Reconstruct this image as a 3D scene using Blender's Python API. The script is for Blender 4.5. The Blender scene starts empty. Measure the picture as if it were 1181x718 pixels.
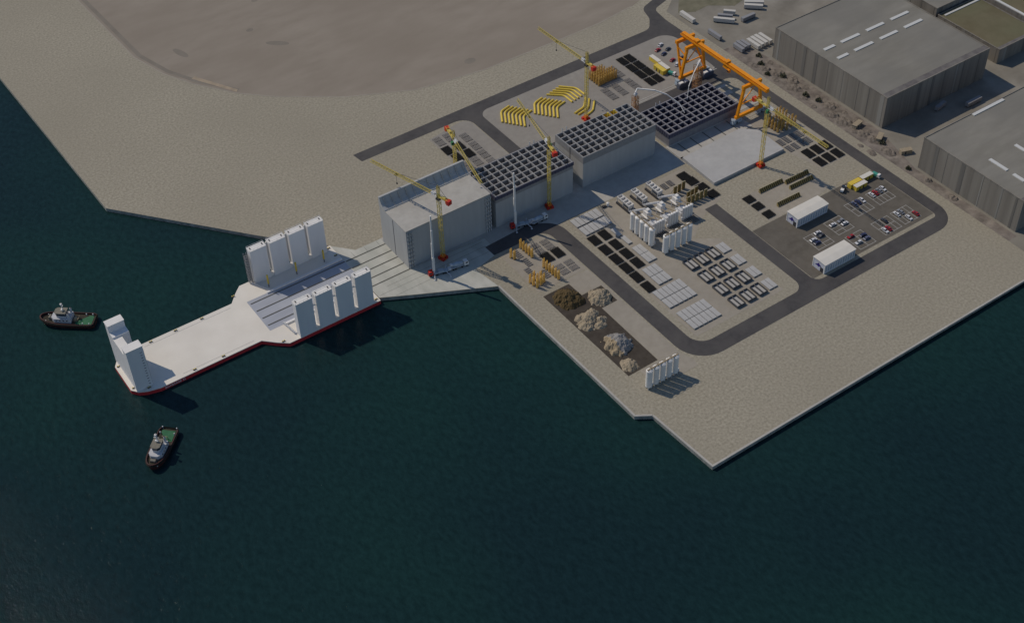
import bpy, math, random
from mathutils import Vector, Matrix, noise
random.seed(7)
scene = bpy.context.scene
COL = scene.collection
R = math.radians

# ------------------------------------------------------------------ camera, sky, sun, exposure
cam_data = bpy.data.cameras.new("camera")
cam = bpy.data.objects.new("camera", cam_data)
COL.objects.link(cam)
cr = Vector((0.82072441, -0.57087159, -0.02273919))
cd = Vector((-0.40824155, -0.55814257, -0.72236813))
cf = Vector((0.39968773, 0.60214824, -0.69113473))
cl = Vector((-263.353, -495.982, 500.0))
m = Matrix.Identity(4)
for i in range(3):
    m[i][0] = cr[i]; m[i][1] = -cd[i]; m[i][2] = -cf[i]; m[i][3] = cl[i]
cam.matrix_world = m
cam_data.sensor_width = 36.0
cam_data.lens = 48.54
cam_data.clip_start = 1.0
cam_data.clip_end = 9000.0
scene.camera = cam

SUN = Vector((-0.42, 0.83, 1.0)).normalized()
world = bpy.data.worlds.new("World")
scene.world = world
world.use_nodes = True
wn = world.node_tree.nodes
sky = wn.new("ShaderNodeTexSky")
sky.sky_type = 'NISHITA'
sky.sun_disc = False
sky.sun_elevation = math.asin(SUN.z)
sky.sun_rotation = math.atan2(SUN.x, SUN.y)
sky.air_density = 1.0
sky.dust_density = 0.2
sky.ozone_density = 3.0
wn["Background"].inputs["Strength"].default_value = 0.08
world.node_tree.links.new(sky.outputs[0], wn["Background"].inputs["Color"])
sun_data = bpy.data.lights.new("sun", 'SUN')
sun_data.energy = 2.45
sun_data.angle = R(0.5)
sun_data.color = (1.0, 0.89, 0.74)
sun = bpy.data.objects.new("sun", sun_data)
sun.rotation_euler = SUN.to_track_quat('Z', 'Y').to_euler()
sun.location = (0, 300, 400)
COL.objects.link(sun)
vs = scene.view_settings
vs.view_transform = 'Standard'
vs.look = 'None'
vs.exposure = 0.0
vs.gamma = 1.0

# ------------------------------------------------------------------ helpers
class MB:
    def __init__(s):
        s.v = []; s.f = []; s.m = []; s.sm = []
    def add(s, vs_, fs, mi=0, smooth=False):
        o = len(s.v); s.v += [tuple(p) for p in vs_]
        for f in fs:
            s.f.append(tuple(i + o for i in f)); s.m.append(mi); s.sm.append(smooth)
    def box(s, x0, x1, y0, y1, z0, z1, mi=0):
        s.add([(x0, y0, z0), (x1, y0, z0), (x1, y1, z0), (x0, y1, z0), (x0, y0, z1), (x1, y0, z1), (x1, y1, z1), (x0, y1, z1)],
              [(3, 2, 1, 0), (4, 5, 6, 7), (0, 1, 5, 4), (1, 2, 6, 5), (2, 3, 7, 6), (3, 0, 4, 7)], mi)
    def cbox(s, c, sx, sy, sz, mi=0, rz=0.0):
        ca, sa = math.cos(rz), math.sin(rz)
        pts = []
        for dz in (-.5, .5):
            for dx, dy in ((-.5, -.5), (.5, -.5), (.5, .5), (-.5, .5)):
                x, y = dx * sx, dy * sy
                pts.append((c[0] + x * ca - y * sa, c[1] + x * sa + y * ca, c[2] + dz * sz))
        s.add(pts, [(3, 2, 1, 0), (4, 5, 6, 7), (0, 1, 5, 4), (1, 2, 6, 5), (2, 3, 7, 6), (3, 0, 4, 7)], mi)
    def beam(s, p, q, w, h=None, mi=0):
        h = h or w
        p = Vector(p); q = Vector(q); d = (q - p).normalized()
        up = Vector((0, 0, 1)) if abs(d.z) < .95 else Vector((1, 0, 0))
        a = d.cross(up).normalized() * (w / 2); b = a.cross(d).normalized() * (h / 2)
        pts = [p - a - b, p + a - b, p + a + b, p - a + b, q - a - b, q + a - b, q + a + b, q - a + b]
        s.add(pts, [(3, 2, 1, 0), (4, 5, 6, 7), (0, 1, 5, 4), (1, 2, 6, 5), (2, 3, 7, 6), (3, 0, 4, 7)], mi)
    def cyl(s, p, q, r0, r1=None, n=14, mi=0, caps=True):
        r1 = r0 if r1 is None else r1
        p = Vector(p); q = Vector(q); d = (q - p).normalized()
        up = Vector((0, 0, 1)) if abs(d.z) < .95 else Vector((1, 0, 0))
        a = d.cross(up).normalized(); b = d.cross(a).normalized()
        pts = []
        for c, r in ((p, r0), (q, r1)):
            for k in range(n):
                t = 2 * math.pi * k / n
                pts.append(c + a * (r * math.cos(t)) + b * (r * math.sin(t)))
        s.add(pts, [(k, (k + 1) % n, n + (k + 1) % n, n + k) for k in range(n)], mi, True)
        if caps:
            s.add(pts, [tuple(range(n - 1, -1, -1)), tuple(range(n, 2 * n))], mi)
    def tube(s, pts, r, n=10, mi=0):
        pts = [Vector(p) for p in pts]
        ring = []
        for i, p in enumerate(pts):
            if i == 0: d = pts[1] - p
            elif i == len(pts) - 1: d = p - pts[i - 1]
            else: d = (pts[i + 1] - p).normalized() + (p - pts[i - 1]).normalized()
            d.normalize()
            up = Vector((0, 0, 1)) if abs(d.z) < .95 else Vector((1, 0, 0))
            a = d.cross(up).normalized(); b = d.cross(a).normalized()
            ring.append([p + a * (r * math.cos(2 * math.pi * k / n)) + b * (r * math.sin(2 * math.pi * k / n)) for k in range(n)])
        vv = [v for rg in ring for v in rg]; ff = []
        for i in range(len(pts) - 1):
            for k in range(n):
                ff.append((i * n + k, i * n + (k + 1) % n, (i + 1) * n + (k + 1) % n, (i + 1) * n + k))
        s.add(vv, ff, mi, True)
        s.add(vv, [tuple(range(n)), tuple(range((len(pts) - 1) * n, len(pts) * n))], mi)
    def prism(s, poly, z0, z1, mi=0, mi_top=None, bottom=True):
        n = len(poly)
        area = sum(poly[i][0] * poly[(i + 1) % n][1] - poly[(i + 1) % n][0] * poly[i][1] for i in range(n))
        if area < 0: poly = poly[::-1]
        pts = [(x, y, z0) for x, y in poly] + [(x, y, z1) for x, y in poly]
        s.add(pts, [(i, (i + 1) % n, n + (i + 1) % n, n + i) for i in range(n)], mi)
        s.add(pts, [tuple(range(n, 2 * n))], mi if mi_top is None else mi_top)
        if bottom: s.add(pts, [tuple(range(n - 1, -1, -1))], mi)
    def sheet(s, poly, z, mi=0):
        n = len(poly)
        area = sum(poly[i][0] * poly[(i + 1) % n][1] - poly[(i + 1) % n][0] * poly[i][1] for i in range(n))
        if area < 0: poly = poly[::-1]
        s.add([(x, y, z) for x, y in poly], [tuple(range(n))], mi)
    def extrude_x(s, prof, x0, x1, mi=0):
        n = len(prof)
        pts = [(x0, y, z) for y, z in prof] + [(x1, y, z) for y, z in prof]
        s.add(pts, [(i, (i + 1) % n, n + (i + 1) % n, n + i) for i in range(n)] + [tuple(range(n - 1, -1, -1)), tuple(range(n, 2 * n))], mi)
    def extrude_y(s, prof, y0, y1, mi=0):
        n = len(prof)
        pts = [(x, y0, z) for x, z in prof] + [(x, y1, z) for x, z in prof]
        s.add(pts, [(i, (i + 1) % n, n + (i + 1) % n, n + i) for i in range(n)] + [tuple(range(n - 1, -1, -1)), tuple(range(n, 2 * n))], mi)
    def build(s, name, mats, parent=None, loc=None):
        me = bpy.data.meshes.new(name)
        me.from_pydata(s.v, [], s.f)
        if not isinstance(mats, (list, tuple)): mats = [mats]
        for mt in mats: me.materials.append(mt)
        me.polygons.foreach_set("material_index", s.m)
        me.polygons.foreach_set("use_smooth", s.sm)
        me.update()
        o = bpy.data.objects.new(name, me)
        COL.objects.link(o)
        if parent is not None: o.parent = parent
        if loc is not None: o.location = loc
        return o

def tag(o, label=None, cat=None, group=None, kind=None):
    if label: o['label'] = label
    if cat: o['category'] = cat
    if group: o['group'] = group
    if kind: o['kind'] = kind
    return o
def thing(name, label, cat, loc=(0, 0, 0), rz=0.0, group=None):
    o = bpy.data.objects.new(name, None)
    COL.objects.link(o)
    o.empty_display_size = 1.0
    o.location = loc; o.rotation_euler = (0, 0, rz)
    return tag(o, label, cat, group)
def copy_tree(o, parent=None):
    c = o.copy(); COL.objects.link(c)
    if parent is not None: c.parent = parent
    for ch in list(o.children): copy_tree(ch, c)
    return c
class Proto:
    """first place() moves the original, later ones copy it with its parts"""
    def __init__(s, o): s.o = o; s.used = False
    def place(s, loc, rz=0.0, label=None, group=None):
        o = copy_tree(s.o) if s.used else s.o
        s.used = True
        o.location = loc; o.rotation_euler = (0, 0, rz)
        if label: o['label'] = label
        if group: o['group'] = group
        return o
ORD = ["first", "second", "third", "fourth", "fifth", "sixth", "seventh", "eighth", "ninth", "tenth", "eleventh", "twelfth"]
def rpoly(pts, n=8):
    """polygon with rounded corners: (x, y, r)"""
    out = []; N = len(pts)
    for i in range(N):
        p = Vector(pts[i][:2]); r = pts[i][2] if len(pts[i]) > 2 else 0
        if not r: out.append((p.x, p.y)); continue
        a = (Vector(pts[i - 1][:2]) - p).normalized(); b = (Vector(pts[(i + 1) % N][:2]) - p).normalized()
        ang = a.angle(b); t = r / math.tan(ang / 2)
        s0 = p + a * t; s1 = p + b * t
        c = p + (a + b).normalized() * (r / math.sin(ang / 2))
        a0 = math.atan2(s0.y - c.y, s0.x - c.x); a1 = math.atan2(s1.y - c.y, s1.x - c.x)
        da = (a1 - a0 + math.pi) % (2 * math.pi) - math.pi
        for k in range(n + 1):
            t_ = a0 + da * k / n
            out.append((c.x + r * math.cos(t_), c.y + r * math.sin(t_)))
    return out

# ------------------------------------------------------------------ materials
def mat(name, c, rough=0.8, c2=None, scale=0.5, detail=4.0, lo=0.35, hi=0.65, bump=0.0, bscale=None, metallic=0.0,
        big=None, bigscale=0.02, bigamt=0.5, stretch=None, spec=0.3):
    M = bpy.data.materials.new(name); M.use_nodes = True
    nt = M.node_tree; N = nt.nodes; L = nt.links
    b = N["Principled BSDF"]
    b.inputs["Roughness"].default_value = rough
    b.inputs["Metallic"].default_value = metallic
    b.inputs["Specular IOR Level"].default_value = spec
    b.inputs["Base Color"].default_value = (*c, 1)
    tc = N.new("ShaderNodeTexCoord")
    co = tc.outputs["Object"]
    if stretch:
        mp = N.new("ShaderNodeMapping"); mp.inputs["Scale"].default_value = stretch
        L.new(co, mp.inputs["Vector"]); co = mp.outputs["Vector"]
    out = None
    if c2 is not None:
        nz = N.new("ShaderNodeTexNoise"); nz.inputs["Scale"].default_value = scale; nz.inputs["Detail"].default_value = detail
        nz.inputs["Roughness"].default_value = 0.6
        L.new(co, nz.inputs["Vector"])
        rp = N.new("ShaderNodeValToRGB")
        rp.color_ramp.elements[0].position = lo; rp.color_ramp.elements[0].color = (*c, 1)
        rp.color_ramp.elements[1].position = hi; rp.color_ramp.elements[1].color = (*c2, 1)
        L.new(nz.outputs["Fac"], rp.inputs["Fac"]); out = rp.outputs["Color"]
        if big is not None:
            n2 = N.new("ShaderNodeTexNoise"); n2.inputs["Scale"].default_value = bigscale; n2.inputs["Detail"].default_value = 3.0
            L.new(tc.outputs["Object"], n2.inputs["Vector"])
            r2 = N.new("ShaderNodeMapRange"); r2.inputs[1].default_value = 0.35; r2.inputs[2].default_value = 0.65
            r2.inputs[3].default_value = 0.0; r2.inputs[4].default_value = bigamt
            L.new(n2.outputs["Fac"], r2.inputs[0])
            mx = N.new("ShaderNodeMix"); mx.data_type = 'RGBA'
            L.new(r2.outputs[0], mx.inputs[0]); L.new(out, mx.inputs[6]); mx.inputs[7].default_value = (*big, 1)
            out = mx.outputs[2]
        L.new(out, b.inputs["Base Color"])
        if bump:
            bp = N.new("ShaderNodeBump"); bp.inputs["Strength"].default_value = bump; bp.inputs["Distance"].default_value = 0.3
            if bscale:
                n3 = N.new("ShaderNodeTexNoise"); n3.inputs["Scale"].default_value = bscale; n3.inputs["Detail"].default_value = 4
                L.new(tc.outputs["Object"], n3.inputs["Vector"]); L.new(n3.outputs["Fac"], bp.inputs["Height"])
            else:
                L.new(nz.outputs["Fac"], bp.inputs["Height"])
            L.new(bp.outputs["Normal"], b.inputs["Normal"])
    return M

M = {}
M['gravel'] = mat("gravel", (.225, .202, .154), .95, (.405, .37, .292), scale=.75, detail=6, lo=.3, hi=.72, bump=.22, big=(.255, .23, .178), bigscale=.01, bigamt=.5)
M['quay_wall'] = mat("quay_wall", (.2, .21, .19), .9, (.34, .34, .31), scale=.3, stretch=(1, 1, .4))
M['paved'] = mat("paved", (.295, .265, .218), .9, (.345, .312, .26), scale=.25, detail=7, big=(.262, .236, .196), bigscale=.03)
M['upper_paved'] = mat("upper_paved", (.25, .23, .205), .9, (.29, .27, .238), scale=.25, big=(.235, .215, .19), bigscale=.03)
M['asphalt'] = mat("asphalt", (.053, .05, .051), .9, (.072, .068, .068), scale=.35, detail=8, big=(.09, .084, .08), bigscale=.07, bigamt=.7)
M['parking'] = mat("parking", (.095, .084, .068), .9, (.125, .112, .093), scale=.25, detail=6, big=(.15, .134, .112), bigscale=.06)
M['concrete'] = mat("concrete", (.37, .355, .325), .85, (.44, .425, .39), scale=.25, big=(.34, .325, .295), bigscale=.06)
M['apron'] = mat("apron_concrete", (.36, .36, .32), .85, (.54, .53, .48), scale=.12, detail=6, lo=.35, hi=.7, big=(.40, .41, .36), bigscale=.05, stretch=(1, .45, 1))
M['wall_concrete'] = mat("caisson_concrete", (.38, .38, .375), .85, (.43, .43, .42), scale=.4, stretch=(1, 1, .15), big=(.36, .36, .355), bigscale=.05)
M['slab'] = mat("slab_concrete", (.38, .375, .365), .85, (.43, .425, .41), scale=.3, big=(.35, .345, .335), bigscale=.05)
M['navy'] = mat("navy_formwork", (.065, .066, .105), .7, (.085, .086, .125), scale=.4)
M['cell'] = mat("cell_concrete", (.245, .24, .237), .85, (.285, .28, .277), scale=.4)
M['cell_navy'] = mat("cell_stained", (.19, .185, .20), .85, (.235, .23, .245), scale=.4)
M['water_fill'] = mat("ballast_water", (.10, .135, .18), .3)
M['field'] = mat("field_soil", (.238, .204, .164), .95, (.29, .252, .207), scale=.03, detail=10, lo=.34, hi=.66, big=(.232, .197, .158), bigscale=.012, bigamt=.8, stretch=(1, 2.6, 1))
M['field_dark'] = mat("field_dark", (.185, .163, .134), .95, (.215, .191, .158), scale=.08, detail=8)
M['sand_strip'] = mat("sand_strip", (.36, .29, .21), .95, (.28, .23, .17), scale=.2)
M['urban'] = mat("urban_ground", (.17, .155, .13), .95, (.27, .25, .215), scale=.05, detail=8, big=(.20, .185, .15), bigscale=.02)
M['verge'] = mat("verge_soil", (.115, .098, .083), .95, (.30, .262, .22), scale=.14, detail=8, lo=.38, hi=.68, big=(.20, .17, .15), bigscale=.05)
M['grass'] = mat("dry_grass", (.105, .102, .065), .95, (.18, .168, .115), scale=.15, detail=8, big=(.19, .17, .12), bigscale=.05)
M['white'] = mat("white_paint", (.70, .68, .65), .55, (.76, .74, .70), scale=.2)
M['deck'] = mat("deck_paint", (.68, .64, .57), .7, (.74, .70, .63), scale=.08, detail=6, big=(.63, .59, .53), bigscale=.03)
M['tower_paint'] = mat("tower_paint", (.68, .67, .67), .6, (.74, .73, .72), scale=.1, stretch=(1, 1, .2))
M['track_paint'] = mat("track_paint", (.30, .32, .37), .6, (.37, .39, .44), scale=.12, detail=6, stretch=(.3, 1, 1))
M['red'] = mat("red_hull_paint", (.46, .03, .035), .5, (.52, .04, .045), scale=.2)
M['dark'] = mat("dark_steel", (.045, .045, .05), .6)
M['black'] = mat("black_rebar", (.012, .012, .012), .9, (.02, .019, .018), scale=1.0)
M['rebar'] = mat("grey_rebar", (.14, .13, .125), .7, (.19, .18, .17), scale=1.0)
M['trough'] = mat("trough_wall", (.08, .08, .085), .8, (.11, .11, .112), scale=.5)
M['groove'] = mat("groove", (.10, .10, .088), .9)
M['yellow'] = mat("crane_yellow", (.56, .44, .11), .6)
M['pipe'] = mat("pipe_yellow", (.68, .50, .07), .5, (.62, .45, .06), scale=.4)
M['orange'] = mat("gantry_orange", (.82, .30, .008), .5, (.74, .26, .008), scale=.2)
M['cage'] = mat("cage_orange", (.74, .47, .10), .6, (.60, .37, .08), scale=1.2)
M['cage2'] = mat("cage_ochre", (.58, .37, .09), .6, (.42, .25, .07), scale=1.2)
M['rust'] = mat("rust_steel", (.42, .22, .09), .8, (.30, .15, .07), scale=1.0)
M['brown'] = mat("formwork_brown", (.36, .28, .11), .8, (.27, .20, .085), scale=.8)
M['brown_pale'] = mat("formwork_edge", (.36, .32, .22), .8)
M['crimson'] = mat("ballast_red", (.50, .03, .02), .6)
M['base_orange'] = mat("base_orange", (.70, .17, .02), .6)
M['green'] = mat("cab_green", (.05, .20, .08), .5)
M['glass'] = mat("dark_glass", (.02, .03, .045), .15, spec=.5)
M['pale'] = mat("pale_steel", (.55, .56, .58), .5)
M['slate_box'] = mat("slate_box", (.10, .11, .14), .6)
M['bluegrey'] = mat("bogie_steel", (.30, .36, .42), .5, (.40, .45, .5), scale=.4)
M['roof_cream'] = mat("roof_cream", (.60, .57, .51), .7, (.64, .61, .55), scale=.2)
M['shed_wall'] = mat("shed_wall", (.55, .56, .62), .6)
M['emblem'] = mat("emblem_blue", (.035, .02, .20), .6)
M['teal'] = mat("teal_paint", (.06, .28, .22), .5)
M['heap_brown'] = mat("soil_brown", (.065, .045, .018), .95, (.12, .085, .04), scale=.6, detail=8, bump=.8)
M['heap_cream'] = mat("sand_cream", (.26, .215, .15), .95, (.37, .31, .225), scale=1.1, detail=8, bump=.8)
M['heap_grey'] = mat("crushed_grey", (.20, .195, .19), .95, (.30, .29, .28), scale=.8, detail=8, bump=.8)
M['heap_tan'] = mat("crushed_tan", (.27, .215, .14), .95, (.36, .29, .195), scale=.8, detail=8, bump=.8)
M['bay'] = mat("bay_floor", (.048, .039, .031), .95, (.068, .057, .046), scale=.3, detail=6)
M['line'] = mat("line_paint", (.36, .35, .33), .8)
M['tug_hull'] = mat("tug_hull", (.045, .014, .014), .6, (.06, .02, .018), scale=.5)
M['tug_roof'] = mat("tug_roof", (.15, .14, .11), .7, (.20, .185, .15), scale=.8)
M['tug_house'] = mat("tug_house", (.42, .43, .45), .6, (.50, .50, .52), scale=.6)
M['tug_deck'] = mat("tug_deck_dark", (.03, .026, .018), .8, (.045, .038, .025), scale=.6)
M['rubber'] = mat("fender_rubber", (.018, .016, .012), .9)
M['tug_green'] = mat("tug_green", (.02, .115, .05), .7, (.03, .14, .065), scale=.4)
M['wh_wall'] = mat("warehouse_wall", (.155, .142, .122), .85, (.275, .255, .222), scale=.22, detail=5, lo=.3, hi=.7, stretch=(1, 1, .02), big=(.20, .175, .15), bigscale=.03)
M['wh_wall2'] = mat("warehouse_wall_pale", (.23, .22, .20), .85, (.28, .27, .245), scale=.3, stretch=(1, 1, .03))
M['wh_wall3'] = mat("warehouse_wall_dull", (.13, .122, .11), .85, (.17, .16, .145), scale=.3, stretch=(1, 1, .03))
M['wh_roof'] = mat("warehouse_roof", (.19, .179, .152), .9, (.245, .232, .20), scale=.12, detail=8, big=(.175, .168, .15), bigscale=.03, bigamt=.7, stretch=(.25, 1, 1))
M['wh_dark'] = mat("roof_edge_dark", (.11, .10, .10), .9, (.16, .15, .14), scale=.2)
M['skylight'] = mat("skylight", (.55, .55, .53), .5)
M['moss'] = mat("moss_roof", (.12, .105, .06), .95, (.17, .14, .09), scale=.08, detail=8, big=(.10, .115, .06), bigscale=.04)
M['trailer'] = mat("trailer_white", (.52, .50, .46), .6)
M['scrap'] = mat("scrap_pile", (.12, .102, .085), .95, (.21, .18, .15), scale=.5, detail=8, lo=.38, hi=.62, bump=.8)
M['scrub'] = mat("scrub_leaf", (.085, .085, .05), .9, (.13, .125, .08), scale=.8)
M['grey_paint'] = mat("grey_paint", (.25, .25, .26), .6)
CARC = {'white': (.62, .62, .63), 'red': (.33, .02, .025), 'dark': (.05, .05, .06), 'navy': (.035, .04, .10), 'grey': (.25, .26, .28), 'slate': (.12, .13, .20)}
for k, c in CARC.items(): M['car_' + k] = mat("car_" + k, c, .3, spec=.5)

# water
W_ = bpy.data.materials.new("sea_water"); W_.use_nodes = True
nt = W_.node_tree; N = nt.nodes; L = nt.links
b = N["Principled BSDF"]; b.inputs["Roughness"].default_value = .06; b.inputs["IOR"].default_value = 1.33; b.inputs["Specular IOR Level"].default_value = .16
tc = N.new("ShaderNodeTexCoord")
n1 = N.new("ShaderNodeTexNoise"); n1.inputs["Scale"].default_value = .006; n1.inputs["Detail"].default_value = 2
L.new(tc.outputs["Object"], n1.inputs["Vector"])
rp = N.new("ShaderNodeValToRGB")
rp.color_ramp.elements[0].position = .38; rp.color_ramp.elements[0].color = (.0085, .0235, .0275, 1)
rp.color_ramp.elements[1].position = .66; rp.color_ramp.elements[1].color = (.0098, .0325, .031, 1)
L.new(n1.outputs["Fac"], rp.inputs["Fac"])
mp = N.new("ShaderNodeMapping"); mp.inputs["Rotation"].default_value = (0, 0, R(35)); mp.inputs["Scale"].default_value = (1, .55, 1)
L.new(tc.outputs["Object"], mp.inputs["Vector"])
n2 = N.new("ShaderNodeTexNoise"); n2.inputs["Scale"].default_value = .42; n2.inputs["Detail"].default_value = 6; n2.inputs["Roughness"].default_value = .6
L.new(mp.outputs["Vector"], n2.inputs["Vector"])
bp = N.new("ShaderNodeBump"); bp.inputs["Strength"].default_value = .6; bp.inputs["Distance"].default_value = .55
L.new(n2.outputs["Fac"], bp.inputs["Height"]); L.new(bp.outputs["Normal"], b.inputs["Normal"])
r2 = N.new("ShaderNodeMapRange"); r2.inputs[1].default_value = .33; r2.inputs[2].default_value = .67; r2.inputs[3].default_value = .8; r2.inputs[4].default_value = 1.22  # light and dark of the ripples, painted into the base colour from the bump noise
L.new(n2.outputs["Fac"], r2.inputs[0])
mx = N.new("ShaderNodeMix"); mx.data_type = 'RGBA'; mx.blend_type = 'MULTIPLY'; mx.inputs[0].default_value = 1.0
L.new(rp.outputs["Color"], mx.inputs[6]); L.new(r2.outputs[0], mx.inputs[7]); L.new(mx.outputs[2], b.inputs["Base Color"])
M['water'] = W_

# ------------------------------------------------------------------ setting: water, land, roads, yards
ZW = -2.3
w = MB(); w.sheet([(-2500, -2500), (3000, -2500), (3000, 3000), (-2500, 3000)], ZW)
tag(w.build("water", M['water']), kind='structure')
coast = [(-122, 1500), (-116.8, 314), (-113.7, 147.8), (-53.1, 72.9), (-26.3, 42.6), (-25.4, 41.5), (-25.2, -10.2), (-7.9, -19.6), (16.7, -32.5),
         (31, -40.1), (31.8, -155.6), (39.1, -160.4), (41.6, -201.7), (276, -201), (900, -201), (1500, 1500)]
w = MB(); w.prism(coast, -9, 0, 1, 0, bottom=False)
tag(w.build("quay_ground", [M['gravel'], M['quay_wall']]), kind='structure')
# coping along the quay edges
for a, c in ((5, 12), (2, 4)): pass
def offset_strip(pts, wd, z0, z1, mi, mb):
    for p, q in zip(pts[:-1], pts[1:]):
        p = Vector(p); q = Vector(q); d = (q - p).normalized(); nrm = Vector((d.y, -d.x))
        mb.prism([tuple(p), tuple(q), tuple(q - nrm * wd), tuple(p - nrm * wd)], z0, z1, mi)
w = MB()
edge = [(31, -40.1), (31.8, -155.6), (39.1, -160.4), (41.6, -201.7), (600, -201)]
for p, q in zip(edge[:-1], edge[1:]):
    p = Vector(p); q = Vector(q); d = (q - p).normalized(); nr = Vector((-d.y, d.x))
    w.prism([tuple(p - nr * .12), tuple(q - nr * .12), tuple(q + nr * .9), tuple(p + nr * .9)], -.5, .16 + .004 * len(w.f) / 6)
tag(w.build("quay_kerb", M['concrete']), kind='structure')
# apron of pale concrete under the barge stern, with five launching grooves
w = MB(); w.sheet([(-25.0, -10.0), (-7.9, -19.4), (16.7, -32.3), (31.2, -39.9), (28.4, -22), (47, -17.5), (47, -3), (0, 0), (0, 30.9), (-16.1, 30.9), (-20.3, 36), (-26, 42.4)], .03)
tag(w.build("apron", M['apron']), kind='structure')
w = MB()
for y in (25.6, 18.8, 12.2, 5.8, -.3): w.box(-25, 1.5, y - .42, y + .42, .03, .06)
tag(w.build("launching_tracks", M['groove']), kind='structure')
w = MB()
for x in range(-19, 48, 8):
    w.box(x, x + .14, -2.2 if x > 0 else 25, 30.5 if x < 0 else -2.0, .03, .038)
for y0, x1 in ((-5, -17.5), (-9, -24), (-14, -17)):
    w.box(x1, 44, y0, y0 + .14, .031, .04)
tag(w.build("apron_joints", M['groove']), kind='structure')
w = MB(); w.sheet([(47.2, -17.5), (180, -17.5), (180, 31), (0, 31), (0, 0.2), (47.2, -2.8)], .02)
tag(w.build("caisson_floor", M['concrete']), kind='structure')
# perimeter road
road = rpoly([(43.3, -18.2), (43, -9.6), (73, -8, 12), (87.8, -15.5, 14), (88, -137.2, 9), (161.2, -137, 7), (161.3, -56.3), (169.8, -56.3),
              (169.6, -137.2, 5), (262, -137.2, 3), (262, 34.3, 6), (102, 34.3), (102, 98, 9), (27.3, 97.8), (26.1, 106.3), (254, 108, 9), (262.2, 118, 12), (266, 131, 9),
              (320, 149), (323, 141), (272, 125, 6), (269.8, 110, 12), (269.8, -146.8, 16), (78.3, -147.2, 17), (78.3, -17.5, 7), (61.7, -18.2)])
w = MB(); w.sheet(road, .05)
tag(w.build("perimeter_road", M['asphalt']), kind='structure')
w = MB(); w.prism(rpoly([(110.3, 45), (259, 45, 6), (262, 97.6, 10), (110.3, 97.6, 7)]), 0, .15)
tag(w.build("upper_yard", M['upper_paved']), kind='structure')
w = MB(); w.sheet([(170, -86.3), (261.7, -86.3), (261.7, -134.6), (170, -134.6)], .045)
tag(w.build("parking_lot", M['parking']), kind='structure')
def yard(name, poly, z=.03, mt='paved'):
    w = MB(); w.sheet(poly, z); tag(w.build(name, M[mt]), kind='structure')
yard("plant_yard", [(91.5, -131.3), (151.5, -131.3), (151.5, -80), (140, -72), (157, -60), (175.5, -54), (175.5, -20), (92.5, -20)])
yard("cage_yard", rpoly([(45.5, -21), (74.5, -20.8, 5), (77.2, -24), (77.2, -56.5), (62.5, -56.5), (45.5, -57)]))
yard("stock_yard", [(62.8, -57.5), (77.4, -57.5), (77.2, -135), (80, -143), (79, -147.2), (62, -147.2), (53, -138.5), (53, -133.3), (65.4, -133.3), (65.4, -86.2), (75.8, -86.2), (75.8, -71.6), (62.8, -71.6)])
yard("formwork_yard", [(183.5, -61), (218, -61), (232, -67), (232, -83), (218, -85.8), (183.5, -85.8)])
yard("crane_yard", [(235.5, -9), (261.3, -9), (261.3, -68), (240, -68), (235.5, -46)])
yard("mesh_yard", rpoly([(71, 46), (101.4, 46), (101.4, 97, 6), (71, 92)]), mt='upper_paved')
yard("storage_bay", [(45.6, -60.8), (62.4, -60.8), (62.7, -72), (75.7, -72), (75.5, -86.1), (65.3, -86.1), (65, -132.6), (46.1, -132.9)], .035, 'bay')
# raised slab
w = MB(); w.prism(rpoly([(179.6, -43), (180.3, -14), (226, -12.2, 6), (234.6, -20, 3), (233.6, -43)]), 0, 2.0)
tag(w.build("raised_slab", M['slab']), kind='structure')
w = MB(); w.box(180.3, 236, -13.2, 1, .0, .25)
tag(w.build("launching_floor", M['concrete']), kind='structure')
w = MB()
for x in (188, 197.5, 207, 216.5, 226): w.box(x, x + .7, -11, .0, .25, .27)
for x0, x1, y0, y1 in ((180.3, 232, -13.4, -11.9), (180.0, 182.4, -14, 1.2)): w.box(x0, x1, y0, y1, .25, .5, 1)
tag(w.build("floor_kerbs", [M['groove'], M['concrete']]), kind='structure')
# gantry rails and pads
w = MB()
for y in (46.2, 48.0, -4.7, -6.6): w.box(182 if y > 0 else 237, 259, y - .25, y + .25, .0, .22 if y > 0 else .1)
for i, (x0, x1, y0, y1) in enumerate(((238, 252, 28, 30.5), (240, 250, 20, 24), (239, 256, 12, 14), (240, 257, 3, 5.5), (238, 252, -2.5, -.5))): w.box(x0, x1, y0, y1, .0, .12)
tag(w.build("gantry_rails", M['concrete']), kind='structure')
# field to the north, verge and urban ground to the east
fb = [(-60, 520), (-45, 420), (-40.1, 375.4), (-37.2, 283.2), (-29.7, 254.1), (-19.4, 232.6), (-1.6, 206.5), (16.9, 187.7), (53.1, 160.7), (92.2, 141), (140, 133.7), (193, 132.9), (232, 133.2), (262, 137), (320, 156), (420, 240), (420, 900), (-60, 900)]
w = MB(); w.sheet(fb, .05)
tag(w.build("field", M['field']), kind='structure')
pts = fb[2:14]
def ribbon(line, d0, d1, z):
    """one strip along a line, from d0 to d1 to its left"""
    L0 = []; L1 = []
    P = [Vector(q) for q in line]
    for k, q in enumerate(P):
        d = ((P[k] - P[k - 1]).normalized() if k else Vector((0, 0))) + ((P[k + 1] - P[k]).normalized() if k + 1 < len(P) else Vector((0, 0)))
        d.normalize(); nr = Vector((-d.y, d.x)); L0.append(q + nr * d0); L1.append(q + nr * d1)
    w = MB(); n = len(P)
    w.add([(q.x, q.y, z) for q in L0 + L1], [(k, k + 1, n + k + 1, n + k) for k in range(n - 1)])
    return w
tag(ribbon(pts, 0, .9, .07).build("field_path", M['paved']), kind='structure')
tag(ribbon(pts[:5], 2.5, 5.5, .07).build("field_track", M['field_dark']), kind='structure')
w = MB()
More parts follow.
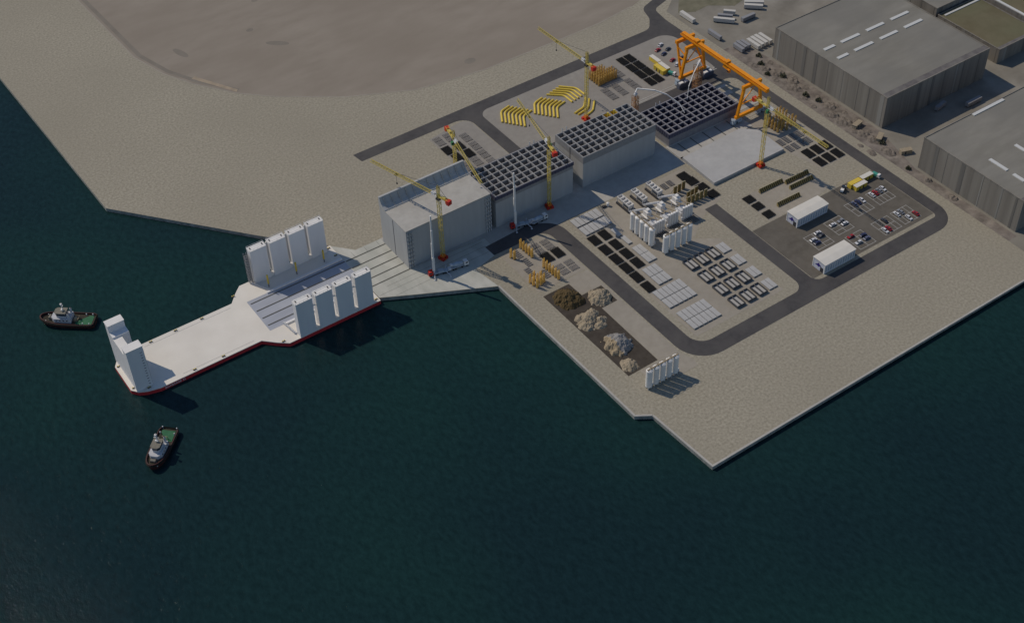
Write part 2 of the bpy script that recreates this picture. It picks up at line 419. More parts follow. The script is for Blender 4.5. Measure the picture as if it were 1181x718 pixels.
w.sheet([(-17, 238), (-14.5, 239.5), (1.5, 209.5), (-.5, 207.5)], .09); tag(w.build("sand_strip", M['sand_strip']), kind='structure')
for k, (x, y, l, wd, a) in enumerate(((46.9, 241.9, 16, 5, -40), (-10, 270, 15, 5, -75), (39.4, 267.4, 5, 4, 0), (137.6, 148, 8, 6, 0), (60, 300, 6, 4, 20))):
    ca, sa = math.cos(R(a)), math.sin(R(a)); w = MB()
    w.sheet([(x + ca * l / 2 * math.cos(q) - sa * wd / 2 * math.sin(q), y + sa * l / 2 * math.cos(q) + ca * wd / 2 * math.sin(q)) for q in [6.283 * i / 14 for i in range(14)]], .08)
    tag(w.build("field_patch", M['field_dark']), kind='structure')
ug = [(276.8, -201), (276.8, 118), (290, 128), (325, 141), (345, 150), (420, 200), (900, 600), (1200, 600), (1200, -201)]
w = MB(); w.sheet(ug, .05)
tag(w.build("urban_ground", M['urban']), kind='structure')
w = MB(); w.sheet([(276.9, -175), (276.9, 60), (291, 60), (294, 36), (294, -62), (283.5, -100), (283.5, -175)], .07)
tag(w.build("verge", M['verge']), kind='structure')
w = MB(); w.sheet([(282, 112), (292, 106), (304, 107), (318, 96), (335, 100), (360, 130), (340, 143), (296, 128)], .08)
tag(w.build("grass_patch", M['grass']), kind='structure')
# parking bay lines
w = MB(); lw = .14
for x0, y0 in ((243.3, -112), (226.4, -112), (242.2, -132.2), (226.9, -132.4)):
    for k in range(5): w.box(x0 + 3.1 * k - lw, x0 + 3.1 * k + lw, y0, y0 + 12, .05, .056)
    for k in range(3): w.box(x0 + lw, x0 + 12.4 - lw, y0 + 6 * k - lw + (.3 if k == 0 else -.3 if k == 2 else 0), y0 + 6 * k + lw + (.3 if k == 0 else -.3 if k == 2 else 0), .05, .059)
for x0, y0 in ((205.9, -116.9), (188.3, -119.4), (206.9, -132.6)):
    for k in range(5): w.box(x0, x0 + 12.2, y0 + 3 * k - lw, y0 + 3 * k + lw, .05, .056)
    for k in range(3): w.box(x0 + 6.1 * k - lw + (.3 if k == 0 else -.3 if k == 2 else 0), x0 + 6.1 * k + lw + (.3 if k == 0 else -.3 if k == 2 else 0), y0 + lw, y0 + 12 - lw, .05, .059)
tag(w.build("parking_markings", M['line']), kind='structure')

# ------------------------------------------------------------------ caissons
def cell_grid(L_, W, h, z0, t=.65, nx=11, ny=6):
    g = MB()
    px = (L_ - t) / nx; py = (W - t) / ny
    for j in range(ny + 1): g.box(0, L_, j * py, j * py + t, z0, h)
    for i in range(nx + 1):
        for j in range(ny): g.box(i * px, i * px + t, j * py + t, (j + 1) * py, z0, h)
    return g, px, py
def ring(mb, x0, x1, y0, y1, z0, z1, t):
    mb.box(x0, x1, y0, y0 + t, z0, z1); mb.box(x0, x1, y1 - t, y1, z0, z1)
    mb.box(x0, x0 + t, y0 + t, y1 - t, z0, z1); mb.box(x1 - t, x1, y0 + t, y1 - t, z0, z1)
def shear_keys(parent, xs, h, mt):
    for x in xs:
        k = MB()
        for i in range(9):
            z0 = h * i / 9
            k.box(x, x + .8, -.7, 0, z0 + .1, z0 + h / 9 - .9)
        k.box(x + .05, x + .75, -.18, 0, .05, h - .2)
        k.build("shear_key", mt, parent)
# C1: closed caisson with roof slab and wave wall
c1 = thing("caisson", "finished caisson with a flat roof and a curved wave wall, nearest the barge", "caisson", (0, .3, 0), group="caissons in line on the quay")
w = MB(); w.box(0, 54.3, 0, 27.3, .02, 25.3); w.build("body", M['wall_concrete'], c1)
w = MB(); w.box(-.12, 54.4, -.12, 27.3, 25.3, 26.0); w.build("roof_slab", M['concrete'], c1)
prof = [(27.4, 26.0), (27.4, 32.2), (26.2, 32.2), (25.7, 30.6), (24.7, 28.9), (23.2, 27.5), (21.2, 26.45), (21.0, 26.0)]
w = MB(); w.extrude_x(prof[::-1], -.1, 54.4); w.build("wave_wall", M['wall_concrete'], c1)
for k in range(12):
    x = 2.0 + k * 4.6
    w = MB(); w.extrude_x([(26.3, 32.1), (25.1, 31.0), (24.1, 29.2), (22.7, 27.6), (20.4, 26.02), (21.6, 26.1), (24.4, 27.9), (26.4, 31.0)], x, x + .4); w.build("rib", M['concrete'], c1)
w = MB()
for y in (13.4,): w.box(-.08, 0, y, y + .35, .2, 25.2)
w.build("joint", M['dark'], c1)
shear_keys(c1, (.3, 1.6, 3.0, 50.5, 51.9, 53.3), 25.2, M['wall_concrete'])
# C2, C3, C4: open cell caissons
def open_caisson(x0, h, W, lab, floor_z, band=None, inner=None, L_=53.0, fills=()):
    c = thing("caisson", lab, "caisson", (x0, .3, 0), group="caissons in line on the quay")
    g, px, py = cell_grid(L_, W, h, floor_z)
    g.build("cell_walls", M['cell_navy'] if inner else M['cell'], c)
    o = MB(); ring(o, -.02, L_ + .02, -.02, W + .02, .02, floor_z, 1.5); o.box(1.4, L_ - 1.4, 1.4, W - 1.4, floor_z - .4, floor_z)
    o.build("shell", M['wall_concrete'], c)
    if band:
        bnd = MB(); ring(bnd, -.35, L_ + .35, -.35, W + .35, h - band, h - .12, .33)
        for i in range(28): bnd.box(L_ / 27.5 * i, L_ / 27.5 * i + .25, -.55, -.35, h - band, h - .3)
        for i in range(14): bnd.box(-.55, -.35, W / 13.5 * i, W / 13.5 * i + .25, h - band, h - .3)
        bnd.build("formwork_band", M['navy'], c)
    if inner:
        f = MB()
        for i in range(11):
            for j in range(6):
                xa, xb, ya, yb = i * px + .65, (i + 1) * px, j * py + .65, (j + 1) * py
                ring(f, xa + .02, xb - .02, ya + .02, yb - .02, h - inner, h - .35, .12)
        f.build("cell_formwork", M['navy'], c)
    for i, j, z in fills:
        f = MB(); f.box(i * px + .67, (i + 1) * px - .02, j * py + .67, (j + 1) * py - .02, floor_z + .01, z); f.build("cell_fill", M['water_fill'], c)
    return c, px, py
c2, _, _ = open_caisson(57.5, 22.0, 27.2, "tall open cell caisson with dark formwork band, touching the roofed caisson", 17.2, band=2.4,
                        fills=[(0, 5, 19.5), (0, 4, 19.5), (1, 5, 19), (1, 4, 19), (2, 4, 18), (0, 3, 18)])
c3, px3, py3 = open_caisson(117.7, 21.6, 26.9, "tall open cell caisson of bare grey concrete without a formwork band", 16.8, L_=52.9,
                        fills=[(9, 5, 19.5), (10, 5, 19.5), (9, 4, 19), (10, 4, 19)])
for i in (7, 8):
    w = MB(); w.cyl((i * px3 + 3, 5 * py3 + 2.4, 14), (i * px3 + 3, 5 * py3 + 2.4, 23.2), .5, n=12); w.build("pipe_stub", M['pipe'], c3)
    w = MB(); ring(w, i * px3 + .68, (i + 1) * px3 - .03, 5 * py3 + .68, 6 * py3 - .03, 14, 21.3, .1); w.build("cell_lining", M['pipe'], c3)
w = MB(); w.box(-.1, 0, 12.2, 12.7, .2, 21.4); w.build("joint", M['dark'], c3)
c4, _, _ = open_caisson(181.6, 9.6, 27.4, "low unfinished caisson of open cells with dark navy formwork under the gantry crane", 1.0, band=3.0, inner=4.0, L_=53.4)
for c, h, x in ((c2, 22, 42), (c3, 21.6, 5), (c4, 9.6, 11.5)):
    for dx in (0, 3):
        w = MB(); w.beam((x + dx, 27.0, h), (x + dx, 27.0, h + 2.4), .3); w.beam((x + dx, 27.0, h + 2.2), (x + dx + .9, 27.0, h + 1.0), .22)
        w.build("vent_post", M['pale'], c)

# ------------------------------------------------------------------ tower cranes
def lattice(mb, p, q, a, b, th, n, mi=0):
    """square lattice column/girder between p and q, half sizes along vectors a and b"""
    p = Vector(p); q = Vector(q); a = Vector(a); b = Vector(b)
    cs = [a + b, a - b, -a - b, -a + b]
    for c in cs: mb.beam(p + c, q + c, th, mi=mi)
    for k in range(n):
        u = p.lerp(q, k / n); v = p.lerp(q, (k + 1) / n)
        for i in range(4):
            c0, c1_ = cs[i], cs[(i + 1) % 4]
            mb.beam(u + c0, u + c1_, th * .6, mi=mi)
            mb.beam(u + (c0 if k % 2 else c1_), v + (c1_ if k % 2 else c0), th * .6, mi=mi)
def tower_crane(label, x, y, jh, apex, jl, cl_, ang):
    t = thing("tower_crane", label, "crane", (x, y, 0), R(ang), "yellow tower cranes")
    w = MB()
    for sx, sy in ((1, 1), (1, -1), (-1, 1), (-1, -1)): w.cbox((sx * 1.25, sy * 1.25, .9), 1.5, 1.5, 1.6, 0)
    w.cbox((0, 0, .4), 4.2, .9, .6, 1); w.cbox((0, 0, .41), .9, 4.2, .6, 1)
    w.cbox((0, 0, 2.2), 2.2, 2.2, 1.6, 1)
    w.build("base_ballast", [M['crimson'], M['base_orange']], t)
    w = MB(); lattice(w, (0, 0, 1), (0, 0, jh - 2), (.8, 0, 0), (0, .8, 0), .2, 22); w.build("mast", M['yellow'], t)
    w = MB(); w.cbox((0, 0, jh - 1.4), 2.4, 2.4, 1.0); w.build("slewing_ring", M['dark'], t)
    cabm = MB(); cabm.cbox((1.5, -1.5, jh - 1.6), 1.6, 1.4, 2.0); cab = cabm.build("cab", M['green'], t)
    g = MB(); g.cbox((2.32, -1.5, jh - 1.4), .06, 1.2, 1.2); g.build("window", M['glass'], cab)
    w = MB(); lattice(w, (0, 0, jh - 1), (0, 0, apex), (.55, 0, 0), (0, .55, 0), .22, 4); w.build("apex_tower", M['yellow'], t)
    # triangular jib
    w = MB(); n = 22
    for s_ in (-1, 1): w.beam((4.5, s_ * .75, jh), (jl, s_ * .75, jh), .2)
    w.beam((4.5, 0, jh + 1.5), (jl, 0, jh + 1.3), .2)
    for k in range(n):
        xa = 4.5 + (jl - 4.5) * k / n; xb = 4.5 + (jl - 4.5) * (k + 1) / n; xm = (xa + xb) / 2
        for s_ in (-1, 1):
            w.beam((xa, s_ * .75, jh), (xm, 0, jh + 1.45), .12); w.beam((xm, 0, jh + 1.45), (xb, s_ * .75, jh), .12)
        w.beam((xa, -.75, jh), (xb, .75, jh), .16); w.beam((xa, .75, jh), (xa, -.75, jh), .14)
    w.build("jib", M['yellow'], t)
    w = MB()
    for s_ in (-1, 1): w.beam((.8, s_ * .75, jh), (4.5, s_ * .75, jh), .3)
    w.beam((.6, 0, jh + 1.5), (4.5, 0, jh + 1.5), .3); w.cbox((3.6, 0, jh + .7), 2.6, 1.3, 1.0)
    w.build("jib_root", M['pale'], t)
    w = MB()
    w.cbox((-cl_ / 2 - .3, 0, jh + .1), cl_ - 1, 1.7, .35)
    for s_ in (-1, 1): w.beam((-.8, s_ * .85, jh + 1), (-cl_, s_ * .85, jh + 1), .14)
    w.cbox((-cl_ * .55, 0, jh + .8), 2.2, 1.2, 1.1)
    w.build("counter_jib", M['yellow'], t)
    w = MB(); w.cbox((-cl_ + .2, 0, jh - .5), 1.8, 2.6, 2.6, 0); w.cbox((-cl_ + 1.5, 0, jh - .3), .7, 2.3, 2.2, 1)
    w.build("counterweight", [M['crimson'], M['base_orange']], t)
    w = MB(); w.beam((0, 0, apex), (jl * .55, 0, jh + 1.5), .12); w.beam((0, 0, apex), (-cl_ + .5, 0, jh + .4), .12)
    w.build("pendant_lines", M['dark'], t)
    w = MB(); w.cbox((jl * .62, 0, jh - .35), 1.6, 1.5, .4); w.beam((jl * .62, 0, jh - .5), (jl * .62, 0, jh - 6), .1); w.cbox((jl * .62, 0, jh - 6.3), .7, .5, .9)
    w.build("trolley", M['dark'], t)
    return t
tower_crane("yellow tower crane against the roofed caisson, its jib reaching out over the gravel", 19.3, -3.8, 43.5, 50.5, 49.3, 7.5, 105.4)
tower_crane("yellow tower crane against the banded caisson, its jib pointing to the bent pipes", 91.7, -2.7, 44.0, 49.6, 46.2, 8.5, 76.7)
tower_crane("yellow tower crane behind the wave wall, its jib swung over the caissons", 56.5, 39.0, 38.8, 44.5, 43.7, 11.5, -103.0)
tower_crane("yellow tower crane on the near edge of the raised slab, jib over black mats", 213.3, -45.2, 41.8, 48.5, 47.5, 11.0, -89.5)
tower_crane("yellow tower crane between the bent pipes and the ochre cages, jib crossing the road", 159.1, 52.1, 40.9, 48.5, 47.6, 6.8, 91.4)

# ------------------------------------------------------------------ gantry crane
t = thing("gantry_crane", "big orange gantry crane straddling the low unfinished caisson", "crane", (0, 0, 0))
w = MB()
w.box(235.7, 237.7, -21.5, 55.8, 28.4, 30.9)
w.box(235.4, 238.0, -21.5, 55.8, 30.9, 31.05); w.box(234.4, 235.4, -21.5, 55.8, 29.9, 30.05); w.box(234.4, 234.5, -21.5, 55.8, 30.05, 31.0)
w.build("main_girder", M['orange'], t)
for y in (53.4, 44.3, -8.0):
    w = MB(); w.box(229.3, 244.0, y - .9, y + .9, 26.3, 28.4); w.build("cross_beam", M['orange'], t)
def leg(p, q, wd=1.4):
    w = MB(); w.beam(p, q, wd, wd); return w.build("leg", M['orange'], t)
for x0, x1 in ((229.6, 230.6), (248.6, 243.0)):
    leg((x0, 46.9, 5.6), (x1, 53.4, 26.0), 1.1); leg((x0, 46.9, 5.6), (x1, 44.3, 26.0), 1.5)
    leg((x0, -5.6, 5.6), (x1, -8.0, 26.0), 1.5)
for p_, q_ in (((229.9, 50.4, 18), (230.2, 45.4, 18)), ((229.8, 49.2, 12.5), (229.9, 46.1, 12.5)), ((230.4, 52.6, 24.2), (230.4, 45.0, 21.5))):
    w = MB(); w.beam(p_, q_, .6); w.build("leg_tie", M['orange'], t)
for y in (46.9, -5.6):
    w = MB(); w.box(228.2, 250.0, y - .9, y + .9, 4.0, 5.8); w.build("sill_beam", M['orange'], t)
    w = MB(); w.beam((230.1, y + (.5 if y > 0 else -.9), 14), (246.4, y + (.5 if y > 0 else -.9), 14), .6); w.beam((230.2, y, 12), (243.2, y - .5, 25), .45); w.build("tie_bar", M['orange'], t)
    for x in (229.3, 249.2):
        w = MB()
        w.box(x - 3.4, x + 3.4, y - .9, y + .9, 2.6, 4.0)
        for s_ in (-1, 1): w.box(x + s_ * 2.2 - 1.5, x + s_ * 2.2 + 1.5, y - 1.2, y + 1.2, 1.0, 2.6); w.box(x + s_ * 2.6 - .4, x + s_ * 2.6 + .4, y - 1.6, y + 1.6, 2.7, 4.4)
        bo = w.build("bogie", M['bluegrey'], t)
        w = MB()
        for k in range(4): w.cyl((x - 3 + 2 * k, y - .4, .6), (x - 3 + 2 * k, y + .4, .6), .6, n=12)
        w.build("wheel_set", M['dark'], bo)
    for x in ((229.3, 249.2) if y > 0 else ()):
        w = MB(); w.box(x - 4.4, x + 3.9, y - 4.6, y - 1.8, .1, 3.2, 0); w.box(x - 3.5, x - .5, y - 4.2, y - 2.4, 3.2, 3.9, 1); w.box(x + .8, x + 2.8, y - 4.2, y - 2.4, 3.2, 3.8, 1); w.build("power_house", [M['slate_box'], M['white']], t)
tr = MB(); tr.box(235.0, 238.4, 13, 15.6, 31.05, 31.9); tr.build("trolley", M['orange'], t)
tr = MB(); tr.box(235.2, 238.0, 12.5, 16.5, 26.8, 28.35); tr.build("hoist", M['orange'], t)
w = MB(); w.box(234.0, 235.6, 9.6, 11.6, 26.4, 28.3); cb = w.build("cab", M['orange'], t)
w = MB(); w.box(233.9, 234.0, 9.7, 11.5, 26.7, 27.8); w.build("window", M['glass'], cb)
w = MB()
w.box(235.2, 238.2, 41, 44, 31.05, 32.0); w.build("maintenance_deck", M['orange'], t)

# ------------------------------------------------------------------ concrete placing booms on lattice towers
def placing_boom(label, x, y, h, half, pts, group):
    t = thing("placing_boom", label, "concrete boom", (x, y, 0), 0, group)
    w = MB(); lattice(w, (0, 0, 0), (0, 0, h), (half, 0, 0), (0, half, 0), .22, int(h / 2))
    lattice(w, (half * .2, 0, 0), (half * .2, 0, h), (half * .5, 0, 0), (0, half * .5, 0), .16, int(h / 1.5)); w.build("lattice_tower", M['rust'], t)
    w = MB(); w.cyl((0, 0, h - .5), (0, 0, h + 2.6), .6, n=12); w.cbox((0, 0, h + 1), 2.0, 1.4, 1.2); w.build("turntable", M['pale'], t)
    loc = [(px_ - x, py_ - y, z_) for px_, py_, z_ in pts]
    for k in range(len(loc) - 1):
        w = MB(); w.beam(loc[k], loc[k + 1], .75 - .11 * k, .8 - .1 * k); w.build("boom_section", M['white'], t)
placing_boom("concrete placing boom arching over cells from a rusty tower beside the bare caisson", 186.3, 38.6, 14, 1.5,
             [(186.3, 38.6, 16.2), (187.6, 38.8, 18.4), (194.6, 30.5, 18.8), (199.5, 25.0, 16.8), (203.5, 17.5, 12.5), (203.5, 12.5, 8.8)], "concrete placing booms")
placing_boom("concrete placing boom bending steeply from the tall rusty tower inside the gantry legs", 233.5, 36.0, 18.5, 2.0,
             [(233.5, 36.0, 21.0), (232.2, 33.4, 24.0), (229.2, 31.5, 23.5), (224.2, 29.4, 20.5), (217.2, 25.6, 15.0), (213.6, 22.2, 8.6)], "concrete placing booms")

# ------------------------------------------------------------------ trucks
def truck_wheels(parent, xs, wdt=2.3, r=.55):
    for x in xs:
        for s_ in (-1, 1):
            w = MB(); w.cyl((x, s_ * wdt / 2 - s_ * .4, r), (x, s_ * wdt / 2, r), r, n=14); w.build("wheel", M['rubber'], parent)
def mixer_truck(label, x, y, ang):
    t = thing("mixer_truck", label, "truck", (x, y, .05), R(ang), "white concrete mixer trucks")
    w = MB(); w.box(-5, 4.8, -.6, .6, .7, 1.15); w.box(-4.8, 2.2, -1.2, 1.2, 1.15, 1.35); w.build("chassis", M['pale'], t)
    w = MB(); w.extrude_y([(2.6, .8), (5.2, .8), (5.2, 2.2), (4.9, 3.5), (2.6, 3.6)], -1.25, 1.25); cb = w.build("cab", M['white'], t)
    w = MB(); w.box(5.14, 5.2, -1.1, 1.1, 2.25, 3.2); w.box(3.4, 4.7, -1.29, -1.25, 2.2, 3.1); w.build("window", M['glass'], cb)
    w = MB(); w.cyl((-4.2, 0, 3.0), (-1.6, 0, 2.75), .8, 1.45, 18); w.cyl((-1.6, 0, 2.75), (.6, 0, 2.55), 1.45, 1.4, 18); w.cyl((.6, 0, 2.55), (2.2, 0, 2.4), 1.4, .8, 18); w.build("drum", M['bluegrey'], t)
    w = MB(); w.cbox((-4.7, 0, 3.5), 1.2, 1.5, 1.0); w.beam((-4.9, 0, 3.0), (-6.2, 0, 1.6), .6, .25); w.build("chute", M['pale'], t)
    truck_wheels(t, (-3.9, -2.5, 1.2, 4.0), 2.5)
def pump_truck(label, x, y, ang, h, lean):
    t = thing("pump_truck", label, "truck", (x, y, .05), R(ang), "concrete pump trucks with raised booms")
    w = MB(); w.box(.5, 10.2, -.7, .7, .7, 1.2); w.box(1.2, 9.6, -1.25, 1.25, 1.2, 1.7); w.box(3.2, 6.5, -1.1, 1.1, 1.7, 2.4); w.build("chassis", M['bluegrey'], t)
    w = MB(); w.extrude_y([(-2.2, .7), (.4, .7), (.4, 3.3), (-1.9, 3.2), (-2.2, 2.0)], -1.25, 1.25); cb = w.build("cab", M['crimson'], t)
    w = MB(); w.box(-2.2, -2.1, -1.1, 1.1, 2.1, 2.9); w.box(-1.6, -.3, -1.3, -1.25, 2.0, 2.8); w.build("window", M['glass'], cb)
    w = MB(); w.cbox((9.8, 0, 1.9), 1.6, 2.0, 1.2); w.build("hopper", M['pale'], t)
    for sx in (1.2, 7.6):
        for s_ in (-1, 1):
            w = MB(); w.beam((sx, s_ * .8, 1.3), (sx - 1 + (sx > 5) * 2.4, s_ * 4.4, 1.1), .35); w.beam((sx - 1 + (sx > 5) * 2.4, s_ * 4.4, 1.1), (sx - 1 + (sx > 5) * 2.4, s_ * 4.4, .1), .3); w.cbox((sx - 1 + (sx > 5) * 2.4, s_ * 4.4, .1), 1.0, 1.0, .15); w.build("outrigger", M['pale'], t)
    w = MB(); w.cyl((1.0, 0, 1.6), (1.0, 0, 3.4), .7, n=14); w.build("turret", M['pale'], t)
    P0 = Vector((1.0, 0, 3.2)); top = Vector((1.0 + lean[0], lean[1], h)); n = 4
    for k in range(n):
        a = P0.lerp(top, k / n); b_ = P0.lerp(top, (k + 1) / n)
        off = Vector((0, .5 * (k % 2), 0))
        w = MB(); w.beam(a + off, b_ + off, 1.25 - .16 * k, 1.25 - .16 * k); w.build("boom_section", M['white'], t)
    truck_wheels(t, (-1.0, 2.6, 6.0, 7.4, 8.7), 2.5)
pump_truck("concrete pump truck with a tall upright white boom at the barge end of the quay", 7.2, -11.8, -16, 41.0, (.55, -.5))
pump_truck("concrete pump truck with a tall upright white boom beside the banded caisson", 65.2, -5.6, -15, 38.0, (-.13, .2))
mixer_truck("white mixer truck behind the pump truck nearest the barge", 22.6, -14.9, -9)
mixer_truck("white mixer truck behind the pump truck beside the banded caisson", 80.0, -9.4, 2)

# ------------------------------------------------------------------ barge
t = thing("semi_submersible_barge", "long white semi submersible barge with red hull and tall towers moored at the apron", "barge", (0, 0, 0))
hull = [(-160.2, 5), (-160.2, 25), (-157.5, 29), (-153.5, 31), (-147, 32.2), (-91, 32.2), (-86, 38), (-81.5, 42.3), (-25.6, 42.3), (-25.6, -12.4), (-80, -12.4), (-85, -8.2), (-91, -2.2), (-147, -2.2), (-153.5, -.6), (-157.5, 1.5)]
w = MB(); w.prism(hull, -8, -.12, 0); w.build("hull", M['red'], t)
w = MB(); w.prism(hull, -.12, .25, 0); w.build("deck", M['deck'], t)
w = MB(); w.box(-84, -25.7, 1.8, 28.4, .25, .32); trk = w.build("track_deck", M['track_paint'], t)
for y in (25.6, 18.8, 12.2, 5.8): 
    w = MB(); w.box(-83, -25.7, y - .28, y + .28, .32, .5); w.build("rail", M['groove'], trk)
for x_, y_ in ((-72, 27.6), (-75, .6)):
    w = MB(); w.box(x_, -26, y_, y_ + 1.2, .25, 1.2); w.build("guide_beam", M['tower_paint'], t)
w = MB()
w.box(-142, -93, 29.4, 29.5, .25, .3); w.box(-134, -94, .1, .2, .25, .3)
w.build("deck_edge", M['grey_paint'], t)
def pylon(x0, x1, y0, y1, h):
    w = MB(); w.box(x0, x1, y0, y1, .25, h); p = w.build("ballast_tower", M['tower_paint'], t)
    w = MB(); w.box(x0 - .15, x1 + .15, y0 - .15, y1 + .15, h, h + .35); w.build("roof", M['white'], p)
    w = MB()
    for xx in (x0 + 1.2, x1 - 1.2):
        w.cbox((xx, (y0 + y1) / 2 + .2, h + .55), .5, 1.1, .4)
    w.build("hatch", M['dark'], p)
    w = MB()
    yy = y0 - .1 if y0 > 0 else y1 + .1
    for xx in (x0, x1): w.beam((xx, y0, h + 1.2), (xx, y1, h + 1.2), .1)
    for yy in (y0, y1): w.beam((x0, yy, h + 1.2), (x1, yy, h + 1.2), .1)
    for k in range(5):
        for yy in (y0, y1): w.beam((x0 + (x1 - x0) * k / 4, yy, h + .3), (x0 + (x1 - x0) * k / 4, yy, h + 1.2), .1)
    w.build("guard_rail", M['pale'], p)
    return p
for x0 in (-73.4, -61.9, -50.4, -38.9):
    pylon(x0, x0 + 9.5, 38.2, 42.2, 22.8); pylon(x0, x0 + 9.5, -12.3, -8.4, 22.8)
for x0 in (-63.9, -52.4, -40.9):
    for y0, y1, zt in ((38.6, 40.2, 2.6), (-12.0, -10.4, 2.2)):
        w = MB(); w.box(x0 + .05, x0 + 1.95, y0, y1, .25, zt); w.build("tower_link", M['white'], t)
    w = MB(); w.box(x0 + 1.35, x0 + 1.98, 41.5, 42.1, 2.6, 22); w.build("tower_column", M['white'], t)
    w = MB(); w.box(x0 + .05, x0 + 1.95, -11.9, -11.4, 16.9, 17.5); w.build("tower_bridge", M['white'], t)
# bow tower
w = MB(); w.box(-158.0, -149.4, 24.3, 28.8, .25, 27.6); w.box(-158.0, -149.4, 20.2, 24.3, .25, 23.4); w.box(-158.0, -153.6, 7.2, 20.2, .25, 22.2); w.box(-158.0, -149.4, 2.2, 7.2, .25, 27.2)
bt = w.build("bow_tower", M['tower_paint'], t)
for q_ in ((-158.2, -149.2, 24.1, 29.0, 27.6, 28.0), (-158.2, -149.2, 2.0, 7.4, 27.2, 27.6), (-158.1, -153.5, 7.4, 20.2, 22.2, 22.5)):
    w = MB(); w.box(*q_); w.build("roof", M['white'], bt)
w = MB()
for k in range(13): w.box(-149.4, -149.2, 2.9, 4.2, 2 + 1.8 * k, 2.35 + 1.8 * k); w.box(-151.4, -150.4, 2.0, 2.2, 2 + 1.8 * k, 2.35 + 1.8 * k)
w.beam((-149.25, 2.8, .3), (-149.25, 2.8, 25), .12); w.beam((-149.25, 4.3, .3), (-149.25, 4.3, 25), .12); w.build("ladder", M['grey_paint'], bt)
# stair lattice beside port towers and pipe rail
w = MB(); lattice(w, (-75.0, 41.0, .25), (-75.0, 41.0, 20.5), (.8, 0, 0), (0, 1.2, 0), .24, 11); w.build("stair_tower", M['grey_paint'], t)
w = MB()
for (xa, ya), (xb, yb) in (((-75.2, 39), (-70.2, 28.6)), ((-74.8, -8), (-76, 2))):
    for z in (.8, 1.8): w.beam((xa, ya, z), (xb, yb, z), .22)
    for k in range(9):
        u = k / 8; w.beam((xa + (xb - xa) * u, ya + (yb - ya) * u, .25), (xa + (xb - xa) * u, ya + (yb - ya) * u, 1.8), .25)
        w.cbox((xa + (xb - xa) * u + .7, ya + (yb - ya) * u + .2, .6), .9, .7, .7)
w.build("deck_barrier", M['pale'], t)
for x in (-68.7, -51.7, -34.8):
    w = MB(); w.cyl((x, 32.2, .25), (x, 32.2, 2.6), .25, n=10); w.cyl((x, 32.2, 2.6), (x, 32.2, 8.6), .5, n=12, mi=1); w.build("mooring_post", [M['dark'], M['pipe']], t)
for x, y in ((-158.6, 24), (-158.3, 5.5), (-152, 1.2), (-138, 30.8), (-124, 30.9), (-109, 30.9), (-128, -.8), (-112, -.8), (-88, 36.5), (-82, -9.5), (-27.5, 40.5), (-27.3, -10.5), (-27.2, 33)):
    w = MB()
    for dx in (-.5, .5): w.cyl((x + dx, y, .25), (x + dx, y, .9), .26, n=10); w.cyl((x + dx, y, .9), (x + dx, y, 1.05), .34, n=10, mi=1)
    w.box(x - .9, x + .9, y - .3, y + .3, .25, .4); w.build("bollard", [M['dark'], M['yellow']], t)
fc = bpy.data.curves.new("hull_lettering", 'FONT'); fc.body = "BOABARGE 33"; fc.size = 1.75; fc.extrude = .03
fo = bpy.data.objects.new("hull_lettering", fc); COL.objects.link(fo); fo.parent = t
fc.materials.append(M['white'])
bpy.context.view_layer.update()
lm = bpy.data.meshes.new_from_object(fo.evaluated_get(bpy.context.evaluated_depsgraph_get()))
bpy.data.objects.remove(fo); fo = bpy.data.objects.new("hull_lettering", lm); COL.objects.link(fo); fo.parent = t
fo.location = (-145.2, -2.26, -1.75); fo.rotation_euler = (R(90), 0, 0)

